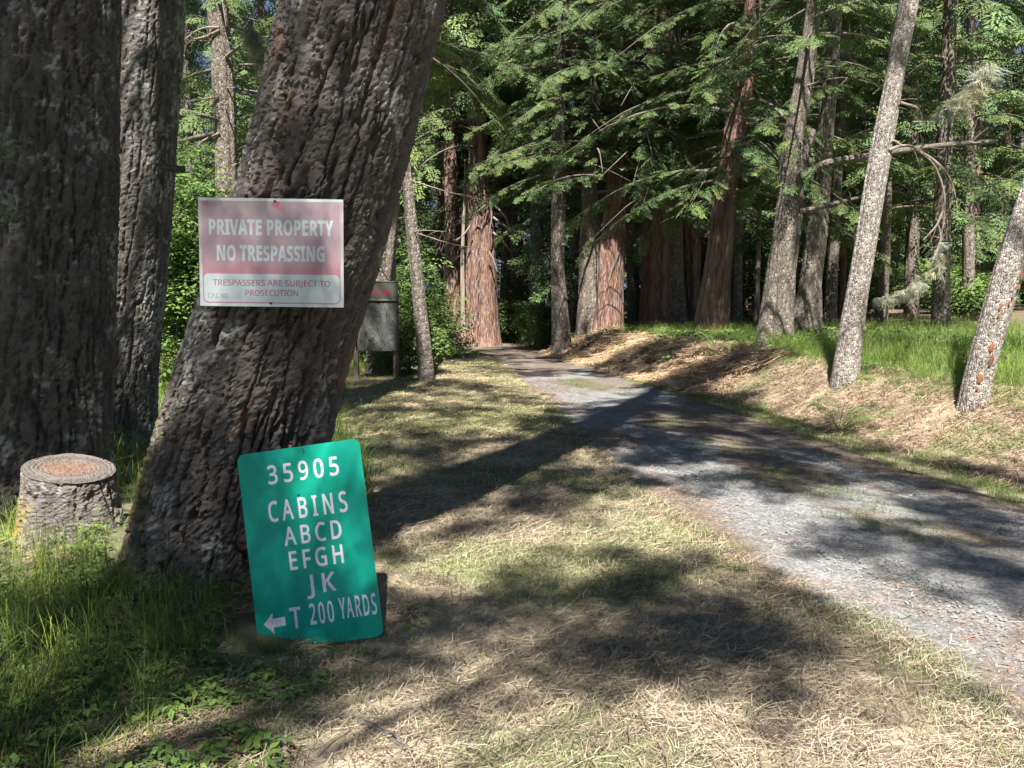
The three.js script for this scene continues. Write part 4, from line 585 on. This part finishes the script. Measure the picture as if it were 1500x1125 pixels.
{
  const g = (px, d) => { const x = (px - 750) / FOC * d; return V(x, H(x, -d), -d); };
  for (const [px, d, rx, ry, n, lab] of [[268, 13, 1.1, 2.0, 700, 'bright green leafy shrub between the grey fir and the no trespassing sign'], [330, 14.2, 1.2, 1.7, 520, 'bright leafy shrub at the foot of the pale weathered trunk'], [205, 15, 1.3, 2.2, 480, 'tall bright shrub mostly hidden behind the grey fir']]) shrub('leafy_shrub', lab, g(px, d), rx, ry, 0.9, n, M.leaf);
  for (const [px, d, rx, ry, n, lab] of [[600, 17, 0.9, 0.7, 240, 'low green shrub between the notice board and the slender dark trunk'], [540, 19, 1.2, 0.7, 240, 'low green shrub in the gap beneath the notice board'], [640, 23, 0.9, 0.35, 170, 'low dark fern brush left of the drive end'], [760, 31.5, 1.3, 0.8, 260, 'sun flecked shrub closing the end of the drive'], [795, 27.5, 1.0, 0.8, 300, 'leafy shrub at the foot of the dark bank end'], [735, 34, 1.5, 1.3, 260, 'taller shrub behind the sunlit twin redwood']]) shrub('leafy_shrub', lab, g(px, d), rx, ry, 0.9, n, M.leaf);
  for (let i = 0; i < 26; i++) { const d = rr(26, 44), px = i < 9 ? rr(470, 610) : rr(830, 1560); shrub('understory_shrub', 'dim broadleaf shrub in the shade deep in the wood', g(px, d), rr(1, 2.2), rr(0.6, 1.8), 1.2, 190, M.leaf, { size: 1.6 }, 'dim shrubs deep in the wood'); }
  // leafy twig reaching in at the trunk of the dark fir
  const t = thing('maple_twig', 'small leafy twig with lobed leaves against the dark fir', 'twig', at(-25, 250, d1 - 0.75)), f = new Copies();
  part('stem', tube([V(-0.15, -0.9, -0.1), V(-0.05, -0.3, 0), V(0.02, 0.1, 0)], 0.008, 0.003, 6, 5), M.branch, t);
  for (const [x, y] of [[8, 205], [16, 222], [5, 230], [10, 312], [2, 320], [14, 318], [-4, 212]]) f.add(at(x, y, d1 - 0.75).sub(t.position), V(rr(-1, 1), 0, rr(-1, 1)), V(0, 1, rr(0, 1)), 0.45, tint(0.8, 1.2)); f.build('foliage', G.clump[0], M.leaf, t);
}
// hanging lichen
{
  const lg = (() => { const pos = [], idx = []; for (let i = 0; i < 26; i++) { const a = hash(i, 1, 5) * 6.28, k0 = pos.length / 3, l = 0.1 + 0.22 * hash(i, 2, 5), w = 0.002; let x = 0, y = 0, z = 0; for (let k = 0; k <= 5; k++) { const an = a + (hash(i, k, 7) - 0.5) * 2.4; pos.push(x - w, y, z, x + w, y, z + w); x += Math.cos(an) * l / 9; z += Math.sin(an) * l / 9; y -= l / 5 * (0.3 + hash(i, k, 9) * 0.8); if (k < 5) { const b = k0 + k * 2; idx.push(b, b + 1, b + 2, b + 1, b + 3, b + 2); } } } return geoFrom(pos, idx); })();
  for (const [lab, pts, d, n, s] of [['pale beard lichen draped on the dead bough between the slim firs', [[1285, 438], [1305, 436], [1330, 425], [1350, 412], [1372, 388], [1380, 360]], 10.3, 160, 0.5], ['wispy pale beard lichen streaming from the grey lichen hung trunk', [[1380, 160], [1400, 150], [1420, 135], [1440, 110], [1452, 92]], 14, 150, 1.1], ['tuft of beard lichen beside the leaning fir near the pale trunk', [[365, 35], [372, 55], [385, 75], [390, 95]], 9, 110, 0.7]]) {
    const t = thing('beard_lichen', lab, 'lichen', at(pts[0][0], pts[0][1], d)), P = pts.map(([x, y]) => at(x, y, d).sub(t.position)), c = new THREE.CatmullRomCurve3(P), f = new Copies();
    part('twig', tube(P, 0.012, 0.004, 14, 5), M.deadWood, t);
    for (let i = 0; i < n; i++) f.add(c.getPoint(R()).add(V(rr(-0.06, 0.06), rr(-0.04, 0.05), rr(-0.06, 0.06))), V(rr(-1, 1), rr(-0.6, 0.6), rr(-1, 1)), V(rr(-0.8, 0.8), 1, rr(-0.8, 0.8)), s * rr(0.6, 1.3), tint(0.8, 1.25)); f.build('strands', lg, M.lichen, t);
  }
}

// ---------------------------------------------------------------- ground cover
{
  const A = () => G.straw.map(() => new Copies()), straw = A(), up = V(0, 1, 0), flat = () => { const a = R() * 6.283; return V(Math.cos(a), 0, Math.sin(a)); };
  const short = [new Copies(), new Copies()], tall = [new Copies(), new Copies()], weeds = [new Copies(), new Copies()], bankS = A();
  for (let i = 0; i < 4200; i++) {                                         // far mown verge
    const d = 9 + 20 * Math.pow(R(), 1.3), x = lerp(mowL(d) - 0.25, roadL(d) + 0.1, R()), z = -d, n = fbm(x * 4, z * 4, 110);
    const k = rr(0.45, 1.15) * (0.75 + 0.5 * (1 - n)), p = V(x, H(x, z), z); straw[i % 3].add(p, flat(), up, rr(0.8, 1.25), col(k * rr(0.92, 1.1), k, k * rr(0.8, 1)));
    if (R() < 0.35 + 0.9 * sst(0.5, 0.66, fbm(x * 0.9, z * 0.9, 100))) short[i % 2].add(p, flat(), up, rr(1, 1.7), tint(0.6, 1.1, 0.08));
  }
  {                                                                        // near mown verge: every cut blade where it lies
    const blades = (n, place, name, label, S) => {
      const pos = [], idx = [], cc = [];
      for (let i = 0; i < n; i++) {
        const q = place(); if (!q) continue; const { x, z, l, w, lift, c, bend, stand } = q, a = R() * 6.283, dx = Math.cos(a), dz = Math.sin(a), y = H(x, z), k0 = pos.length / 3, cv = rr(-0.5, 0.5), y0 = 0.002 + lift * R() * R(), rise = rr(-0.3, 1) * lift * 1.4;
        for (let k = 0; k <= 2; k++) {
          const t = k / 2, o = stand ? bend * t * t * l : (t - 0.5) * l, cu = stand ? 0 : cv * l * (t - 0.5) ** 2, bx = x + dx * o - dz * cu, bz = z + dz * o + dx * cu, by = stand ? y + l * (t - 0.3 * bend * t * t) : y + Math.max(0.002, y0 + rise * t), ww = w * (stand ? 1 - 0.85 * t : 1);
          pos.push(bx - dz * ww, by, bz + dx * ww, bx + dz * ww, by + (stand ? 0 : w * 0.7), bz - dx * ww); for (let m = 0; m < 2; m++) cc.push(c[0], c[1], c[2]);
          if (k < 2) { const b = k0 + k * 2; idx.push(b, b + 1, b + 2, b + 1, b + 3, b + 2); }
        }
      }
      const m = shadowed(new THREE.Mesh(geoFrom(pos, idx, null, cc), new THREE.MeshStandardMaterial({ vertexColors: true, roughness: 0.8, side: THREE.DoubleSide }))); m.name = name; m.userData = { kind: 'stuff', label, category: 'grass' }; scene.add(m);
    };
    const edge = (x, z) => 0.5 * (fbm(x * 2.2, z * 2.2, 130) - 0.5);
    blades(150000, () => {
      const d = 1.7 + 9.3 * Math.pow(R(), 1.7), x = lerp(mowL(d) - 0.4, roadL(d) + 0.42, R()), z = -d, n = fbm(x * 3, z * 3, 110), big = fbm(x * 0.9, z * 0.9, 100); if (x > roadL(d) + 0.14 + edge(x, z) && R() < 0.93) return null;
      const dens = fbm(x * 1.7, z * 1.7, 120); if (dens < 0.42 && R() < 0.6) return null;
      const gr = sst(0.48, 0.64, big + 0.12 * (R() - 0.5)), k = rr(0.35, 1.2) * (0.6 + 0.8 * (1 - n)), w = R() < 0.4 * gr ? [0.16, 0.2, 0.075] : R() < 0.36 ? [0.21, 0.155, 0.11] : [0.42, 0.35, 0.25];
      return { x, z, l: rr(0.02, 0.1) * (1 + 0.03 * d), w: rr(0.00045, 0.0011) * (1 + 0.1 * d), lift: 0.022, c: [w[0] * k, w[1] * k, w[2] * k] };
    }, 'mown_grass', 'fine cut straw covering the near mown verge');
    blades(60000, () => {
      const d = 1.7 + 9.3 * Math.pow(R(), 1.6), x = lerp(mowL(d) - 0.4, roadL(d) + 0.25, R()), z = -d, big = fbm(x * 0.9, z * 0.9, 100), sm = fbm(x * 3, z * 3, 150);
      if (R() > 0.12 + 0.95 * sst(0.45, 0.62, 0.6 * big + 0.4 * sm) + 0.4 * sst(0.6, 0, Math.abs(roadL(d) - x - 0.1))) return null; if (x > roadL(d) + 0.2 + edge(x, z) && R() < 0.85) return null;
      const k = rr(0.5, 1.3), y = R() < 0.25; return { x, z, l: rr(0.02, 0.075), w: rr(0.0008, 0.0017) * (1 + 0.07 * d), lift: 0, stand: true, bend: rr(0.2, 1.3), c: y ? [0.4 * k, 0.34 * k, 0.18 * k] : [0.15 * k, 0.2 * k, 0.06 * k] };
    }, 'sprouting_grass', 'short green blades sprouting through the near mown verge');
    blades(16000, () => {
      const d = 1.8 + 13 * Math.pow(R(), 1.5), u = R(), x = u < 0.6 ? roadL(d) + 0.9 * R() * R() : lerp(roadL(d), roadR(d), R()), z = -d; if (fbm(x * 1.6, z * 0.9, 210) < 0.5 - (u < 0.6 ? 0.06 : 0) && R() < 0.85) return null;
      const k = rr(0.5, 1.2), w = R() < 0.5 ? [0.27, 0.14, 0.085] : [0.36, 0.29, 0.2]; return { x, z, l: rr(0.02, 0.07), w: rr(0.0006, 0.0014) * (1 + 0.1 * d), lift: 0.012, c: [w[0] * k, w[1] * k, w[2] * k] };
    }, 'needle_litter', 'rust brown needles and chaff strewn along the gravel drive');
    blades(900, () => { const d = 1.8 + 9 * Math.pow(R(), 1.4), x = lerp(mowL(d) - 1, roadL(d) + 0.2, R()), z = -d, k = rr(0.5, 1.4); return { x, z, l: rr(0.08, 0.3), w: rr(0.0015, 0.003), lift: 0.03, c: [0.16 * k, 0.125 * k, 0.1 * k] }; }, 'fallen_twigs', 'thin brown twigs fallen on the mown verge');
    blades(56000, () => {
      const d = 3 + 15 * Math.pow(R(), 1.3), t = rr(0.2, 1.9), x = roadR(d) + t, z = -d, k = rr(0.45, 1.2), n = fbm(x * 2, z * 2, 170), w = n > 0.56 ? [0.19, 0.22, 0.08] : R() < 0.5 ? [0.25, 0.165, 0.11] : [0.42, 0.335, 0.23]; if (fbm(x * 3, z * 3, 175) < 0.4 && R() < 0.7) return null;
      return { x, z, l: rr(0.04, 0.16), w: rr(0.0008, 0.0018) * (1 + 0.06 * d), lift: 0.04, c: [w[0] * k, w[1] * k, w[2] * k] };
    }, 'cut_bank_grass', 'fine brown cut grass covering the near bank');
  }
  for (let i = 0; i < 2200; i++) { const d = 2 + 14 * Math.pow(R(), 1.5), q = R(), mid = R() < 0.45, x = mid ? lerp(roadL(d), roadR(d), 0.48 + 0.2 * (R() + R() - 1)) : roadR(d) + rr(-0.2, 0.35), z = -d; if (mid && fbm(x * 1.5, z * 1.2, 140) < 0.53) continue; short[i % 2].add(V(x, H0(x, z) + 0.005, z), flat(), up, rr(0.5, 1.1), tint(0.6, 1.2, 0.06)); }
  for (let i = 0; i < 1800; i++) {                                         // dry bank, far part
    const d = 13 + 12 * R(), t = rr(0.15, 1.7), x = roadR(d) + t, z = -d, k = rr(0.6, 1.3); bankS[i % 3].add(V(x, H(x, z), z), flat(), V(-0.35, 1, 0.1), rr(0.8, 1.3) * (1 + d * 0.04), col(k * 0.95, k * 0.82, k * 0.72));
    if (R() < 0.2) short[i % 2].add(V(x, H(x, z), z), flat(), up, rr(0.6, 1.2), tint(0.7, 1.3, 0.1));
  }
  for (let i = 0; i < 8500; i++) {                                         // long grass on top of the bank
    const d = 4 + 22 * Math.pow(R(), 1.2), t = 1.35 + 12 * Math.pow(R(), 1.8), x = roadR(d) + t, z = -d; if (fbm(x * 0.5, z * 0.5, 160) < 0.36 + (d > 15 ? 0.1 : 0)) continue;
    tall[i % 2].add(V(x, H(x, z) - 0.01, z), flat(), up, rr(0.6, 1.15) * (d > 15 ? 0.8 : 1) * (0.35 + 0.65 * sst(1.4, 2.4, t)), tint(0.8, 1.5, 0.08), 1);
  }
  for (let i = 0; i < 3600; i++) {                                         // meadow left and the tufts by the leaning fir
    const d = 5.6 + 22 * Math.pow(R(), 1.1), x = mowL(d) - 0.05 - 9 * Math.pow(R(), 1.5), z = -d; tall[i % 2].add(V(x, H(x, z) - 0.01, z), flat(), up, rr(0.6, 1.15), tint(0.8, 1.5, 0.08));
  }
  for (let i = 0; i < 3000; i++) {                                         // weedy foreground
    const d = 2.05 + 2.7 * R(), x = mowL(d) + 0.15 - 2.6 * Math.pow(R(), 0.9), z = -d, lush = sst(0.25, 0.9, mowL(d) - x);
    if (Math.hypot(x + 1.65, z + 4.3) < 0.6 || (x > -1.35 && x < -0.5 && d > 3.2)) continue; const p = V(x, H(x, z) - 0.01, z);
    if (Math.hypot(x + 2.75, z + 4.6) < 0.75 && R() < 0.8) continue; if (R() < 0.26 * (0.15 + lush) * sst(0.3, 0.55, fbm(x * 1.8, z * 1.8, 195))) tall[i % 2].add(p, flat(), up, rr(0.35, 0.85) * (0.5 + 0.5 * lush), R() < 0.2 ? tint(1.2, 2, 0.3) : tint(0.5, 1.25, 0.08)); if (R() < 0.22) short[i % 2].add(p, flat(), up, rr(0.7, 1.5), tint(0.5, 1.2, 0.05)); if (fbm(x * 3, z * 3, 190) > 0.42) weeds[i % 2].add(p.clone().add(V(0, 0.03, 0)), flat(), V(rr(-0.3, 0.3), 1, rr(-0.3, 0.3)), rr(0.25, 0.7), tint(0.6, 1.5)); if (R() < 0.5) straw[i % 3].add(p, flat(), up, rr(0.5, 0.9), tint(0.2, 0.75, 0.1));
  }
  for (let i = 0; i < 40; i++) { const x = rr(-1.3, -0.55), z = -3.42 - 0.03 * R() + (x + 0.9) * -0.05; tall[i % 2].add(V(x, H(x, z + 0.06) - 0.01, z + 0.07), flat(), up, rr(0.12, 0.28), tint(0.6, 1.2, 0.1)); }
  for (let i = 0; i < 900; i++) { const d = rr(14, 30), sd = R() < 0.35, x = sd ? mowL(d) - rr(0.2, 3) : roadR(d) + rr(0.6, 7), z = -d; weeds[i % 2].add(V(x, H(x, z) + 0.08, z), flat(), up, rr(1, 2.2), tint(0.6, 1.2)); }
  const S = (l, nm, g, m, lab, cat) => l.forEach((c, i) => c.build(nm, g[i], m, scene, { label: lab[i], category: cat }));
  const w3 = (s) => [s + ', matted blades', s + ', loose curled blades', s + ', long blades'], w2 = (s) => [s + ', upright tufts', s + ', arching tufts'];
  S(straw, 'dry_grass', G.straw, M.straw, w3('cut straw coloured grass lying on the mown verge'), 'grass'); S(bankS, 'bank_grass', G.straw, M.straw, w3('brown dead grass lying on the bank'), 'grass');
  S(short, 'short_grass', G.short, M.grass, w2('short green grass sprouting through the straw'), 'grass'); S(tall, 'tall_grass', G.tall, M.grass, w2('long green grass of the bank and verge'), 'grass'); S(weeds, 'weeds', G.weed, M.leaf, ['small round leaved weeds under the leaning fir', 'narrow leaved weeds under the leaning fir'], 'weeds');
}
// fern
{
  const pos = [], idx = [], L = 0.55; for (let i = 0; i < 24; i++) for (const sd of [-1, 1]) { const t = 0.12 + 0.86 * i / 24, x = L * t, y = 0.42 * Math.sin(t * 2.2) - 0.12 * t * t, l = 0.095 * Math.sin(Math.PI * Math.pow(t, 0.7)) + 0.012; diamond(pos, idx, V(x, y, 0), V(0.35, -0.1, sd).normalize(), V(1, 0.2, 0), l, 0.0085); }
  const fg = mergeGeometries([geoFrom(pos, idx), (() => { const t = tube([V(0, 0, 0), V(0.18, 0.3, 0), V(0.36, 0.38, 0), V(0.54, 0.28, 0)], 0.004, 0.0015, 8, 4); t.deleteAttribute('uv'); return t; })()]);
  const fern = (label, p, s, n) => { const t = thing('fern', label, 'fern', p); for (let i = 0; i < n; i++) { const f = part('frond', fg, M.grass, t); f.rotation.set(0, i / n * 6.283 + rr(-0.2, 0.2), rr(-0.3, 0.15)); f.scale.setScalar(s * rr(0.7, 1)); } };
  fern('green sword fern growing on the dry bank below the slim fir', onGround(1228, 632), 1, 15);
  fern('small fern at the top of the dark bank by the redwoods', onGround(1050, 520), 1.1, 10); fern('fern among the brush left of the drive end', onGround(655, 530), 1.2, 10);
}
// sticks
function stick(label, a, b, r, mat) { const p = onGround(...a), q = onGround(...b); p.y += r * 0.8; q.y += r * 0.8; const t = thing('fallen_stick', label, 'stick', p), e = q.clone().sub(p), m = e.clone().multiplyScalar(0.5).add(V(0.015, r * 0.5, 0.01)); part('stem', tube([V(0, 0, 0), m, e], r, r * 0.7, 10, 8, 0.25), mat, t); part('broken_twig', tube([m, m.clone().add(V(0.01, 0.02, 0.02)), m.clone().add(V(0.03, 0.03, 0.05))], r * 0.4, r * 0.2, 3, 5), mat, t); }
stick('pale lichen covered stick lying on the mown verge', [528, 1058], [604, 1106], 0.013, M.firPale);
stick('short grey stick end at the edge of the weeds', [410, 1086], [420, 1124], 0.011, M.deadWood);
stick('grey stick half hidden in grass below the cabins sign', [240, 985], [368, 990], 0.012, M.deadWood);
stick('bleached fallen limb lying on the bank beneath the stout grey fir', [1085, 512], [1165, 500], 0.05, M.deadWood);
stick('thin fallen branch lying in the bank grass', [1098, 530], [1160, 522], 0.025, M.deadWood);

renderer.render(scene, camera);
